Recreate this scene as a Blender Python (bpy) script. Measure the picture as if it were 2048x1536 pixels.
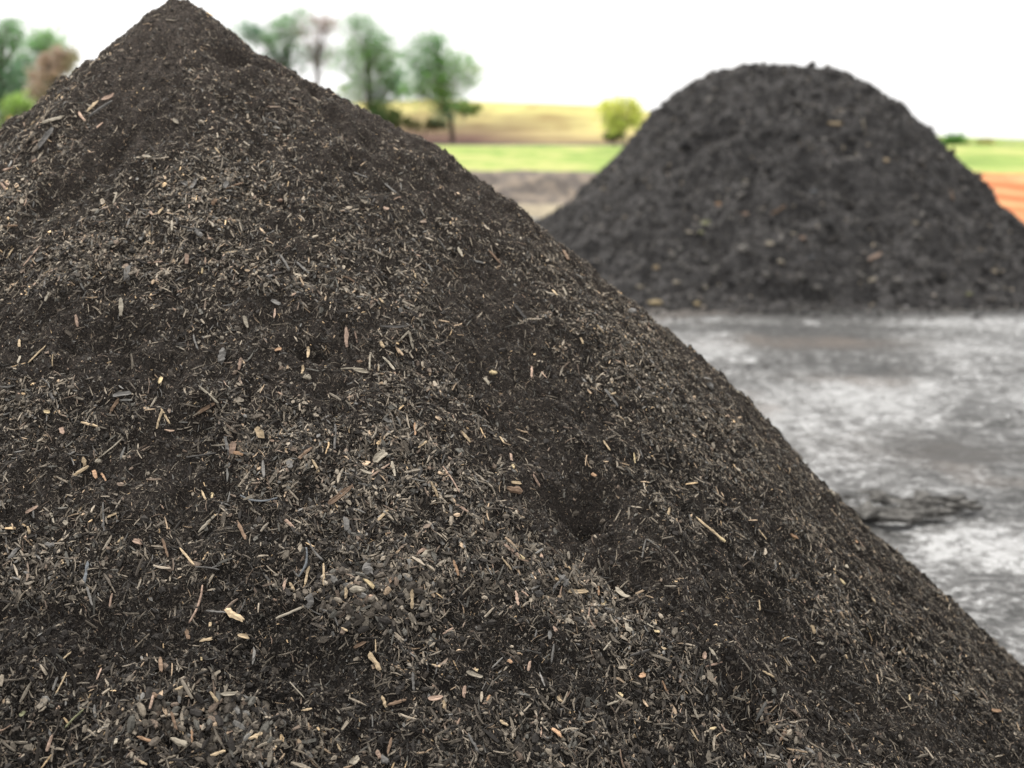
import bpy, math, colorsys
import numpy as np
from mathutils import Vector

# ------------------------------------------------------------------ camera, world, sun
for o in list(bpy.data.objects):
    bpy.data.objects.remove(o)
S = bpy.context.scene
COL = S.collection
FPX = 2844.4                       # focal length in pixels of the 2048 px wide photo
CAMH = 1.7
PITCH = math.atan((768 - 290) / FPX)
cam = bpy.data.cameras.new('camera')
camo = bpy.data.objects.new('camera', cam)
COL.objects.link(camo)
camo.location = (0, 0, CAMH)
camo.rotation_euler = (math.pi / 2 - PITCH, 0, 0)
cam.lens = 50.0
cam.sensor_width = 36.0
cam.clip_start = 0.05
cam.clip_end = 3000
cam.dof.use_dof = True
cam.dof.focus_distance = 2.95
cam.dof.aperture_fstop = 2.9
S.camera = camo

SUN_EL, SUN_AZ = math.radians(64), math.radians(-35)
W = bpy.data.worlds.new('World')
S.world = W
W.use_nodes = True
nt = W.node_tree
nt.nodes.clear()
sky = nt.nodes.new('ShaderNodeTexSky')
sky.sky_type = 'NISHITA'
sky.sun_disc = False
sky.sun_elevation = SUN_EL
sky.sun_rotation = SUN_AZ
sky.dust_density = 4.0
sky.air_density = 1.0
hs = nt.nodes.new('ShaderNodeHueSaturation')
hs.inputs['Saturation'].default_value = 0.1
mx = nt.nodes.new('ShaderNodeMix')
mx.data_type = 'RGBA'
mx.inputs[0].default_value = 0.72
mx.inputs[7].default_value = (9.85, 9.75, 9.6, 1)      # an even layer of bright white cloud
bg = nt.nodes.new('ShaderNodeBackground')
bg.inputs[1].default_value = 0.07
ow = nt.nodes.new('ShaderNodeOutputWorld')
nt.links.new(sky.outputs[0], hs.inputs['Color'])
nt.links.new(hs.outputs[0], mx.inputs[6])
nt.links.new(mx.outputs[2], bg.inputs[0])
nt.links.new(bg.outputs[0], ow.inputs[0])

sl = bpy.data.lights.new('sun', 'SUN')
sl.energy = 1.5
sl.angle = math.radians(10)
sl.color = (1.0, 0.96, 0.9)
so = bpy.data.objects.new('sun', sl)
COL.objects.link(so)
sd = Vector((math.sin(SUN_AZ) * math.cos(SUN_EL), math.cos(SUN_AZ) * math.cos(SUN_EL), math.sin(SUN_EL)))
so.rotation_euler = sd.to_track_quat('Z', 'Y').to_euler()

S.view_settings.view_transform = 'Standard'
S.view_settings.look = 'None'
S.view_settings.exposure = 1.35
S.view_settings.gamma = 1.0
S.view_settings.use_curve_mapping = False
S.cycles.use_denoising = True
S.cycles.max_bounces = 6
S.cycles.use_adaptive_sampling = True
S.cycles.adaptive_threshold = 0.01

RNG = np.random.default_rng(11)
CY, SY = math.cos(PITCH), math.sin(PITCH)

# ------------------------------------------------------------------ helpers
def proj(x, y, z):
    z = z - CAMH
    d = y * CY - z * SY
    u = y * SY + z * CY
    return 1024 + FPX * x / d, 768 - FPX * u / d, d

def ray(X, Y):
    a = (X - 1024) / FPX
    b = (768 - Y) / FPX
    return np.array([a, CY + b * SY, -SY + b * CY])

def at(X, Y, dist):                # a point at the given distance along y
    d = ray(X, Y)
    return d * (dist / d[1]) + np.array([0, 0, CAMH])

def gp(X, Y, z=0.0):               # where a sight line meets the plane at height z
    d = ray(X, Y)
    return d * ((z - CAMH) / d[2]) + np.array([0, 0, CAMH])

def hash2(i, j, seed):
    h = (i.astype(np.int64) * 374761393 + j.astype(np.int64) * 668265263 + seed * 1442695041) & 0xFFFFFFFF
    h = ((h ^ (h >> 13)) * 1274126177) & 0xFFFFFFFF
    h = (h ^ (h >> 16)) & 0xFFFFFFFF
    return h / 4294967295.0

def vn(x, y, seed=0):              # value noise, 0..1
    xi = np.floor(x); yi = np.floor(y)
    fx = x - xi; fy = y - yi
    fx = fx * fx * fx * (fx * (fx * 6 - 15) + 10); fy = fy * fy * fy * (fy * (fy * 6 - 15) + 10)
    a = hash2(xi, yi, seed); b = hash2(xi + 1, yi, seed); c = hash2(xi, yi + 1, seed); d = hash2(xi + 1, yi + 1, seed)
    return (a * (1 - fx) + b * fx) * (1 - fy) + (c * (1 - fx) + d * fx) * fy

def fbm(x, y, octv=4, seed=0, gain=0.5):
    s = 0; a = 1; t = 0
    for k in range(octv):
        ca, sa = math.cos(0.6 * k + 0.3), math.sin(0.6 * k + 0.3)
        s = s + a * vn((x * ca - y * sa) * 2 ** k, (x * sa + y * ca) * 2 ** k, seed + k * 17)
        t += a; a *= gain
    return s / t - 0.5

def sstep(a, b, x):
    t = np.clip((x - a) / (b - a), 0, 1)
    return t * t * (3 - 2 * t)

def mesh_from(name, v, loops, counts, mat, tint=None, smooth=False, parent=None, loc=None):
    me = bpy.data.meshes.new(name)
    v = np.asarray(v, np.float32).reshape(-1, 3)
    loops = np.asarray(loops, np.int32).ravel(); counts = np.asarray(counts, np.int32).ravel()
    me.vertices.add(len(v)); me.vertices.foreach_set('co', v.ravel())
    me.loops.add(len(loops)); me.loops.foreach_set('vertex_index', loops)
    st = np.concatenate([[0], np.cumsum(counts)[:-1]]).astype(np.int32)
    me.polygons.add(len(counts)); me.polygons.foreach_set('loop_start', st); me.polygons.foreach_set('loop_total', counts)
    me.update(calc_edges=True)
    if smooth:
        me.polygons.foreach_set('use_smooth', np.ones(len(counts), bool))
    else:
        me.polygons.foreach_set('use_smooth', np.zeros(len(counts), bool))
    if tint is not None:
        ca = me.color_attributes.new('tint', 'FLOAT_COLOR', 'POINT')
        t = np.ones((len(v), 4), np.float32); t[:, :3] = tint
        ca.data.foreach_set('color', t.ravel())
    me.materials.append(mat)
    o = bpy.data.objects.new(name, me)
    COL.objects.link(o)
    if parent is not None:
        o.parent = parent
    if loc is not None:
        o.location = loc
    return o

def grid_mesh(name, xs, ys, z, mat, tint=None, smooth=True, parent=None, gx=None, gy=None):
    if gx is None:
        gx, gy = np.meshgrid(xs, ys)
    n, m = gx.shape
    v = np.stack([gx, gy, z], -1).reshape(-1, 3)
    i = (np.arange(n - 1)[:, None] * m + np.arange(m - 1)[None, :]).ravel()
    f = np.stack([i, i + 1, i + m + 1, i + m], -1)
    return mesh_from(name, v, f, np.full(len(f), 4), mat, tint, smooth, parent)

def tag(o, label=None, cat=None, group=None, kind=None):
    if label: o['label'] = label
    if cat: o['category'] = cat
    if group: o['group'] = group
    if kind: o['kind'] = kind
    return o

def empty(name, loc):
    o = bpy.data.objects.new(name, None)
    COL.objects.link(o); o.location = loc; o.empty_display_size = 0.2
    return o

# ------------------------------------------------------------------ materials
def newmat(name):
    m = bpy.data.materials.new(name); m.use_nodes = True
    t = m.node_tree; t.nodes.clear()
    out = t.nodes.new('ShaderNodeOutputMaterial')
    b = t.nodes.new('ShaderNodeBsdfPrincipled')
    t.links.new(b.outputs[0], out.inputs[0])
    return m, t, b

def N(t, kind, **kw):
    n = t.nodes.new(kind)
    for k, v in kw.items():
        if k.startswith('i_'):
            key = k[2:].replace('_', ' ')
            n.inputs[key].default_value = v
        else:
            setattr(n, k, v)
    return n

def noise(t, scale, detail=4, rough=0.55, vec=None, dist=0.0):
    n = N(t, 'ShaderNodeTexNoise')
    n.inputs['Scale'].default_value = scale; n.inputs['Detail'].default_value = detail
    n.inputs['Roughness'].default_value = rough; n.inputs['Distortion'].default_value = dist
    if vec is not None: t.links.new(vec, n.inputs['Vector'])
    return n

def ramp(t, fac, stops, interp='LINEAR'):
    r = N(t, 'ShaderNodeValToRGB'); r.color_ramp.interpolation = interp
    e = r.color_ramp.elements
    while len(e) < len(stops): e.new(0.5)
    for el, (p, c) in zip(e, stops):
        el.position = p; el.color = (*c, 1) if len(c) == 3 else c
    t.links.new(fac, r.inputs[0])
    return r

def mixc(t, fac, a, b, mode='MIX'):
    m = N(t, 'ShaderNodeMix', data_type='RGBA', blend_type=mode)
    for s, i in ((fac, 0), (a, 6), (b, 7)):
        if isinstance(s, (int, float)): m.inputs[i].default_value = s
        elif isinstance(s, tuple): m.inputs[i].default_value = (*s, 1)
        else: t.links.new(s, m.inputs[i])
    return m.outputs[2]

def mapping(t, scale=(1, 1, 1), rot=(0, 0, 0), src='Object'):
    tc = N(t, 'ShaderNodeTexCoord'); mp = N(t, 'ShaderNodeMapping')
    mp.inputs['Scale'].default_value = scale; mp.inputs['Rotation'].default_value = rot
    t.links.new(tc.outputs[src], mp.inputs['Vector'])
    return mp.outputs[0]

def bump(t, b, h, strength, dist):
    n = N(t, 'ShaderNodeBump'); n.inputs['Strength'].default_value = strength; n.inputs['Distance'].default_value = dist
    t.links.new(h, n.inputs['Height']); t.links.new(n.outputs[0], b.inputs['Normal'])

def tint_mat(name, rough=0.75, spec=0.35, nscale=180, lo=0.65, hi=1.35, bscale=None, grain=None, trans=0):
    m, t, b = newmat(name)
    a = N(t, 'ShaderNodeAttribute', attribute_name='tint')
    v = mapping(t, grain or (1, 1, 1))
    n = noise(t, nscale, 3, 0.6, v)
    r = ramp(t, n.outputs[0], [(0.3, (lo,) * 3), (0.7, (hi,) * 3)])
    c = mixc(t, 1.0, a.outputs['Color'], r.outputs[0], 'MULTIPLY')
    t.links.new(c, b.inputs['Base Color'])
    b.inputs['Roughness'].default_value = rough
    b.inputs['Specular IOR Level'].default_value = spec
    if bscale: bump(t, b, n.outputs[0], 0.5, bscale)
    return m

# dark compost soil
M_soil, t, b = newmat('compost_soil')
a = N(t, 'ShaderNodeAttribute', attribute_name='tint')
v = mapping(t)
n1 = noise(t, 240, 6, 0.75, v); n2 = noise(t, 14, 4, 0.6, v)
r1 = ramp(t, n1.outputs[0], [(0.35, (0.25,) * 3), (0.55, (1,) * 3), (0.68, (2.6, 2.4, 2.1))])
r2 = ramp(t, n2.outputs[0], [(0.3, (0.75,) * 3), (0.7, (1.25,) * 3)])
c = mixc(t, 1.0, mixc(t, 1.0, a.outputs['Color'], r1.outputs[0], 'MULTIPLY'), r2.outputs[0], 'MULTIPLY')
t.links.new(c, b.inputs['Base Color']); b.inputs['Roughness'].default_value = 0.95; b.inputs['Specular IOR Level'].default_value = 0.06
bump(t, b, n1.outputs[0], 0.9, 0.006)

M_chip = tint_mat('mulch_chips', 0.75, 0.14, 260, 0.6, 1.4)
M_wood = tint_mat('weathered_wood', 0.75, 0.18, 160, 0.55, 1.4, 0.0012, grain=(0.12, 1, 1))
M_leaf = tint_mat('tree_leaves', 0.6, 0.3, 3, 0.8, 1.2)
lt_ = M_leaf.node_tree; pb = [n for n in lt_.nodes if n.type == 'BSDF_PRINCIPLED'][0]; mo = [n for n in lt_.nodes if n.type == 'OUTPUT_MATERIAL'][0]
tr = lt_.nodes.new('ShaderNodeBsdfTranslucent'); ms = lt_.nodes.new('ShaderNodeMixShader'); ms.inputs[0].default_value = 0.55
lt_.links.new(pb.inputs['Base Color'].links[0].from_socket, tr.inputs['Color'])
lt_.links.new(pb.outputs[0], ms.inputs[1]); lt_.links.new(tr.outputs[0], ms.inputs[2]); lt_.links.new(ms.outputs[0], mo.inputs[0])
M_bark = tint_mat('tree_bark', 0.85, 0.2, 12, 0.7, 1.3)
M_clod = tint_mat('compost_clods', 0.9, 0.12, 30, 0.6, 1.4)

# far pile body
M_far, t, b = newmat('far_compost')
v = mapping(t)
n1 = noise(t, 22, 6, 0.7, v); n2 = noise(t, 4.5, 4, 0.6, mapping(t, (0.8, 1.4, 1.4)))
r1 = ramp(t, n1.outputs[0], [(0.3, (0.015, 0.0148, 0.0148)), (0.55, (0.062, 0.059, 0.058)), (0.75, (0.155, 0.145, 0.137))])
r2 = ramp(t, n2.outputs[0], [(0.3, (0.5,) * 3), (0.7, (1.6,) * 3)])
t.links.new(mixc(t, 1.0, r1.outputs[0], r2.outputs[0], 'MULTIPLY'), b.inputs['Base Color'])
b.inputs['Roughness'].default_value = 0.9; b.inputs['Specular IOR Level'].default_value = 0.12
bump(t, b, n1.outputs[0], 0.9, 0.04)

# wet yard ground: dark mud, pale grey mud with sky sheen painted into it, wet films
M_yard, t, b = newmat('wet_yard_ground')
v = mapping(t)
vs = mapping(t, (1.1, 0.8, 1), (0, 0, 0.3))
nA = noise(t, 0.55, 5, 0.62, vs, 0.6)
nB = noise(t, 8.5, 8, 0.78, v, 0.2)
nC = noise(t, 26, 6, 0.75, v)
at_ = N(t, 'ShaderNodeAttribute', attribute_name='tint')
def M2(op, x, y):
    m = N(t, 'ShaderNodeMath', operation=op)
    for s, i in ((x, 0), (y, 1)):
        if isinstance(s, (int, float)): m.inputs[i].default_value = s
        else: t.links.new(s, m.inputs[i])
    return m.outputs[0]
s_ = M2('ADD', M2('MULTIPLY', nA.outputs[0], 0.62), M2('MULTIPLY', nB.outputs[0], 0.95))
s_ = M2('ADD', s_, M2('MULTIPLY', nC.outputs[0], 0.62))
sep = N(t, 'ShaderNodeSeparateColor'); t.links.new(at_.outputs['Color'], sep.inputs[0])
s_ = M2('ADD', M2('MULTIPLY', s_, 0.78), M2('SUBTRACT', sep.outputs[0], 0.4))
rc = ramp(t, s_, [(0.76, (0.014, 0.0135, 0.0125)), (0.825, (0.045, 0.044, 0.041)), (0.875, (0.135, 0.134, 0.13)), (0.945, (0.38, 0.382, 0.38))])
nD = noise(t, 0.9, 3, 0.5, vs)
brown = ramp(t, nD.outputs[0], [(0.6, (0, 0, 0)), (0.72, (1, 1, 1))])
cc = mixc(t, M2('ADD', M2('MULTIPLY', brown.outputs[0], 0.45), sep.outputs[1]), rc.outputs[0], (0.115, 0.085, 0.062))
t.links.new(cc, b.inputs['Base Color'])
rr = ramp(t, s_, [(0.74, (0.6,) * 3), (0.86, (0.3,) * 3), (0.97, (0.16,) * 3)])
t.links.new(rr.outputs[0], b.inputs['Roughness'])
b.inputs['Specular IOR Level'].default_value = 0.55
bump(t, b, s_, 0.7, 0.03)

def field_mat(name, sc, stops, rough=0.95, stretch=(1, 1, 1), bs=0.1, rot=(0, 0, 0), detail=6):
    m, t, b = newmat(name)
    v = mapping(t, stretch, rot)
    n = noise(t, sc, detail, 0.62, v, 0.4)
    r = ramp(t, n.outputs[0], stops)
    t.links.new(r.outputs[0], b.inputs['Base Color']); b.inputs['Roughness'].default_value = rough
    b.inputs['Specular IOR Level'].default_value = 0.1
    bump(t, b, n.outputs[0], 0.6, bs)
    return m
M_bank = field_mat('grey_dirt', 2.2, [(0.3, (0.08, 0.068, 0.062)), (0.5, (0.15, 0.13, 0.115)), (0.62, (0.25, 0.205, 0.16)), (0.75, (0.16, 0.135, 0.12))], bs=0.05)
M_sand = field_mat('pale_sand', 2.0, [(0.35, (0.20, 0.17, 0.13)), (0.65, (0.38, 0.33, 0.23))], bs=0.03)
M_clay = field_mat('orange_clay', 0.9, [(0.32, (0.42, 0.12, 0.05)), (0.5, (0.50, 0.19, 0.085)), (0.66, (0.58, 0.34, 0.17))], stretch=(0.5, 1.6, 1), rot=(0, 0, 0.7), bs=0.05)
M_grass = field_mat('short_green_grass', 0.35, [(0.3, (0.15, 0.22, 0.055)), (0.46, (0.24, 0.32, 0.085)), (0.58, (0.38, 0.38, 0.14)), (0.7, (0.22, 0.30, 0.08))], stretch=(1.3, 0.35, 1), bs=0.05)
M_road = field_mat('worn_asphalt', 3, [(0.3, (0.07, 0.06, 0.055)), (0.7, (0.11, 0.095, 0.09))], bs=0.01)

# hillside: straw field with bare reddish earth low down
M_hill, t, b = newmat('dry_field_hill')
a = N(t, 'ShaderNodeAttribute', attribute_name='tint')
v = mapping(t, (0.16, 0.05, 1), (0, 0, -0.9))
n = noise(t, 1.0, 5, 0.6, v, 0.5)
r = ramp(t, n.outputs[0], [(0.34, (0.62, 0.52, 0.5)), (0.5, (1, 1, 1)), (0.66, (1.3, 1.28, 1.2))])
t.links.new(mixc(t, 1.0, a.outputs['Color'], r.outputs[0], 'MULTIPLY'), b.inputs['Base Color'])
b.inputs['Roughness'].default_value = 0.95; b.inputs['Specular IOR Level'].default_value = 0.1

# ------------------------------------------------------------------ the setting
def axis(parts):
    out = []
    for a0, a1, st in parts:
        out.append(np.arange(a0, a1 - 1e-6, st))
    out.append(np.array([parts[-1][1]]))
    return np.concatenate(out)

xs = axis([(-400, -40, 40), (-40, -8, 4), (-8, -0.2, 0.4), (-0.2, 1.0, 0.03), (1.0, 3.3, 0.0135), (3.3, 7.6, 0.03), (7.6, 20, 0.4), (20, 60, 4), (60, 400, 40)])
ys = axis([(-60, -4, 8), (-4, 4, 0.8), (4, 5.6, 0.03), (5.6, 8.2, 0.0135), (8.2, 17, 0.03), (17, 35, 0.5), (35, 60, 5), (60, 600, 60)])
gx, gy = np.meshgrid(xs, ys)
near = sstep(3.5, 5, gy) * (1 - sstep(22, 34, gy))
z = near * (0.05 * fbm(gx * 0.8, gy * 0.8, 3, 5) + 0.035 * fbm(gx * 3.1, gy * 3.1, 4, 9) + 0.02 * fbm(gx * 11, gy * 11, 3, 21))
# wheel ruts crossing the yard and a broken crust of mud slabs beside the near pile
for (yc, amp, wob, s) in ((13.9, 0.03, 0.5, 3), (11.3, 0.035, 0.45, 4), (10.6, 0.03, 0.4, 6), (8.5, 0.03, 0.35, 7), (5.7, 0.03, 0.3, 8)):
    c = yc + wob * 2 * fbm(gx * 0.5, gx * 0 + s, 2, s)
    z -= near * amp * np.exp(-((gy - c) / 0.12) ** 2) * (0.4 + 1.2 * vn(gx * 1.3, gy * 0.4, s))
slab0 = gp(1850, 1015)
edge = slab0[1] - 0.16 + 0.12 * fbm(gx * 5, gx * 0 + 3, 4, 31) * 2
win = sstep(1.3, 1.55, gx) * (1 - sstep(1.75, 2.0, gx + 0.3 * fbm(gx * 6, gy * 6, 2, 12)))
slab = win * sstep(0, 0.03, gy - edge) * (1 - sstep(0.25, 0.6, gy - edge))
lines = np.abs(np.sin((gy + 0.05 * fbm(gx * 4, gy * 4, 3, 8)) * 42))
z += slab * (0.05 + 0.03 * fbm(gx * 9, gy * 14, 3, 2) - 0.035 * (lines < 0.5))
lip2 = sstep(2.3, 2.4, gx) * sstep(0, 0.03, gy - (edge - 0.32)) * (1 - sstep(0.05, 0.2, gy - edge + 0.32)) * sstep(0.4, 0.6, vn(gx * 3, gy * 3, 4))
z += lip2 * 0.05
z = np.where(gy > 36, -0.3, z)
X, Y, d = proj(gx, np.maximum(gy, 0.5), z)
# where the mud is paler, partly sky reflection put into the colour
T = np.full_like(gx, 0.376)
def patch(px, py, rx, ry, amp):
    p = gp(px, py); q = gp(px, py + ry); w = abs(gp(px + rx, py)[0] - p[0]); h = abs(p[1] - q[1])
    return amp * np.exp(-((gx - p[0]) / w) ** 2 - ((gy - p[1]) / h) ** 2)
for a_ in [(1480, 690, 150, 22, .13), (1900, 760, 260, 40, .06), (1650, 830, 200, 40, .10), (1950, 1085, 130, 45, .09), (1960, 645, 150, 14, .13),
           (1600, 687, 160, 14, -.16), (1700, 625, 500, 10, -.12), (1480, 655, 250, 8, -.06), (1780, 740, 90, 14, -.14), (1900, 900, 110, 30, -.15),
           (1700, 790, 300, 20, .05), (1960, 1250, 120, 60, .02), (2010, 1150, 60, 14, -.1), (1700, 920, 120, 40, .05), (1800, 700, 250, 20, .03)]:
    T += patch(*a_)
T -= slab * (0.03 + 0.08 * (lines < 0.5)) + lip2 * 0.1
T0 = T; T = T * 0
for a_ in [(1620, 688, 170, 12, .42), (1370, 622, 120, 10, .4), (1700, 752, 120, 8, .3), (1830, 900, 200, 40, .12), (1450, 800, 100, 20, .15)]:
    T += patch(*a_)
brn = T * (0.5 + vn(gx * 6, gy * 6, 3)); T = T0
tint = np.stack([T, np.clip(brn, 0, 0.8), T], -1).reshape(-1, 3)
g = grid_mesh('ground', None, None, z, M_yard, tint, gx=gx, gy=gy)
tag(g, kind='structure')

def zpx(Ypx, dist):                # height that shows at that picture row at that distance
    return at(1024, Ypx, dist)[2]
Z1 = zpx(345, 37.5); Z2 = zpx(291, 84); Z3 = zpx(286.5, 88)
# banks at the far side of the yard
def brow(x):
    return 0.22 * fbm(x * 0.45, x * 0 + 2.2, 4, 15)
def bank(name, x0, x1, y0, mat, zt, yt=37.5, amp=0.12, sc=0.7, zb=-0.02):
    xs = np.arange(x0, x1 + 0.01, 0.25); ys = np.linspace(y0, yt, 26)
    gx, gy = np.meshgrid(xs, ys); u = (gy - y0) / (yt - y0)
    z = zb + (zt + (brow(gx) if yt > 37 else 0) - zb) * sstep(0, 1, u) ** 0.9 + amp * np.sin(u * math.pi) * 2 * fbm(gx * sc, gy * sc, 4, 44)
    return grid_mesh(name, None, None, z, mat, gx=gx, gy=gy)
ZS = zpx(408, 35.4)
tag(bank('sand_strip', -60, 5.5, 33.6, M_sand, ZS, 35.4, 0.03, 1.5), kind='structure')
tag(bank('dirt_bank', -60, 5.5, 35.4, M_bank, Z1, 37.5, 0.34, 1.1, ZS), kind='structure')
tag(bank('clay_bank', 5.5, 70, 30.0, M_clay, Z1, 37.5, 0.12, 0.5), kind='structure')
xs = np.arange(-110, 110.1, 0.5); ys = np.linspace(37.5, 84, 120); gx, gy = np.meshgrid(xs, ys)
u = (gy - 37.5) / (84 - 37.5)
z = Z1 + (Z2 - Z1) * u + 0.10 * np.sin(u * math.pi) * 2 * fbm(gx * 0.3, gy * 0.3, 4, 60)
z += brow(gx) * np.clip(1 - u * 6, 0, 1)
z += sstep(14, 24, gx) * np.sin(u * math.pi) * (0.22 + 0.3 * fbm(gx * 0.15, gy * 0.1, 2, 5))
tag(grid_mesh('grass_field', None, None, z, M_grass, gx=gx, gy=gy), kind='structure')
xs = np.arange(-160, 160.1, 4); ys = np.linspace(84, 88, 5); gx, gy = np.meshgrid(xs, ys)
tag(grid_mesh('road', None, None, Z2 + (Z3 - Z2) * (gy - 84) / 4, M_road, gx=gx, gy=gy), kind='structure')

def hill_h(x, y):
    H = np.interp(x, [-200, -72, -45, -10, 12, 30, 50, 70, 200], [4.2, 4.4, 6.4, 7.75, 7.0, 4.6, 2.2, 1.75, 1.7])
    H = H + 0.5 * fbm(x * 0.03, y * 0.01, 3, 8)
    u = (y - 88) / 112
    z = Z3 + (H - Z3) * sstep(-0.15, 1.05, u) * 1.0 - (H - Z3) * float(0.0) 
    z = Z3 + (H - Z3) * (sstep(-0.15, 1.05, u) - sstep(-0.15, 1.05, 0) * (1 - np.clip(u, 0, 1)))
    return z - 6 * sstep(210, 420, y)
xs = np.arange(-400, 400.1, 2.5); ys = axis([(88, 210, 1.5), (210, 600, 15)]); gx, gy = np.meshgrid(xs, ys)
hz = hill_h(gx, gy) + 0.12 * fbm(gx * 0.4, gy * 0.4, 3, 70) * sstep(88, 92, gy)
straw = np.array([0.42, 0.385, 0.145]); red = np.array([0.10, 0.055, 0.042]); tan = np.array([0.30, 0.235, 0.115]); green = np.array([0.25, 0.33, 0.09])
u = (gy - 88) / 112 + 0.35 * fbm(gx * 0.05, gy * 0.03, 4, 12)
xx = gx * 100 / np.maximum(gy, 1)
w_up = sstep(0.15, 0.6, u + 0.12 * sstep(0, 8, xx))[..., None]
lowc = red + (tan - red) * sstep(-3, 4, xx + 5 * fbm(gx * 0.1, gy * 0.1, 3, 3))[..., None]
cc = lowc * (1 - w_up) + straw * w_up
wg = (sstep(20, 26, xx) + (1 - sstep(-34, -26, xx)))[..., None]
cc = cc * (1 - wg) + green * wg
tag(grid_mesh('hill', None, None, hz, M_hill, cc.reshape(-1, 3), gx=gx, gy=gy), kind='structure')

# ------------------------------------------------------------------ many-faced chip builder
def chips(pos, t, nrm, L, Wd, Th, K, Sd, rng, bend=0.0, ends=0.5, jit=0.15, flat=False):
    n = len(pos)
    bta = np.cross(nrm, t); bta /= np.linalg.norm(bta, axis=1)[:, None] + 1e-9
    nn = np.cross(t, bta)
    k = np.linspace(-1, 1, K)
    if Sd == 4:
        ca = np.array([1, -1, -1, 1.0]); sa = np.array([1, 1, -1, -1.0])
    elif Sd == 3:
        ca = np.array([1, -1, 0.0]); sa = np.array([-0.6, -0.6, 1.0])
    else:
        th = np.arange(Sd) * 2 * np.pi / Sd + 0.3; ca = np.cos(th); sa = np.sin(th)
    e1 = ends * rng.uniform(0.5, 1.3, (n, 1)); e2 = ends * rng.uniform(0.5, 1.3, (n, 1))
    sc = np.where(k[None] < 0, 1 - (1 - e1) * k[None] ** 2, 1 - (1 - e2) * k[None] ** 2)      # n,K
    bz = rng.normal(0, bend, (n, 1)) * (k[None] ** 2 - 0.4) * L[:, None]
    bz2 = rng.normal(0, bend * 0.5, (n, 1)) * (k[None] ** 2 - 0.4) * L[:, None]
    jx = 1 + rng.uniform(-jit, jit, (n, K, Sd)); jy = 1 + rng.uniform(-jit, jit, (n, K, Sd))
    lx = k[None, :, None] * (L / 2)[:, None, None] + rng.uniform(-jit, jit, (n, K, Sd)) * (np.minimum(L, Wd) * 0.5)[:, None, None]
    ly = sc[:, :, None] * (Wd / 2)[:, None, None] * ca[None, None] * jx + bz[:, :, None]
    lz = (0.6 + 0.4 * sc[:, :, None]) * (Th / 2)[:, None, None] * sa[None, None] * jy + bz2[:, :, None]
    v = pos[:, None, None] + lx[..., None] * t[:, None, None] + ly[..., None] * bta[:, None, None] + lz[..., None] * nn[:, None, None]
    f = []
    cnt = []
    for q in range(K - 1):
        for s in range(Sd):
            s2 = (s + 1) % Sd
            f += [q * Sd + s, q * Sd + s2, (q + 1) * Sd + s2, (q + 1) * Sd + s]; cnt.append(4)
    f += list(range(Sd))[::-1]; cnt.append(Sd)
    f += [(K - 1) * Sd + s for s in range(Sd)]; cnt.append(Sd)
    f = np.array(f); cnt = np.array(cnt)
    F = (f[None] + (np.arange(n) * K * Sd)[:, None]).ravel()
    return v.reshape(-1, 3), F, np.tile(cnt, n), K * Sd

def rand_tangent(nrm, rng, tilt, prefer=None, pw=0.0):
    r = rng.normal(0, 1, nrm.shape)
    if prefer is not None: r = r + prefer * pw
    r -= (r * nrm).sum(1)[:, None] * nrm
    r /= np.linalg.norm(r, axis=1)[:, None]
    t = r + nrm * rng.normal(0, tilt, (len(nrm), 1))
    return t / np.linalg.norm(t, axis=1)[:, None]

# ------------------------------------------------------------------ near pile
AX, AY, AZ = -0.960, 4.1, 2.108
RK = np.array([0, .05, .1, .2, .3, .45, .6, .8, 1., 1.2, 1.4, 1.6, 1.8, 2., 2.2, 2.5, 3.2])
DR = np.array([0.0, 0.015, 0.046, 0.122, 0.205, 0.292, 0.348, 0.462, 0.625, 0.782, 0.944, 1.115, 1.318, 1.532, 1.708, 1.988, 2.6])
DL = np.array([0.0, 0.035, 0.09, 0.172, 0.25, 0.385, 0.49, 0.65, 0.82, 0.99, 1.16, 1.33, 1.48, 1.64, 1.8, 2.04, 2.6])
DF = np.array([0, .04, .085, .18, .27, .41, .56, .745, .93, 1.116, 1.3, 1.49, 1.67, 1.86, 2.03, 2.25, 2.6])

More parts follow.
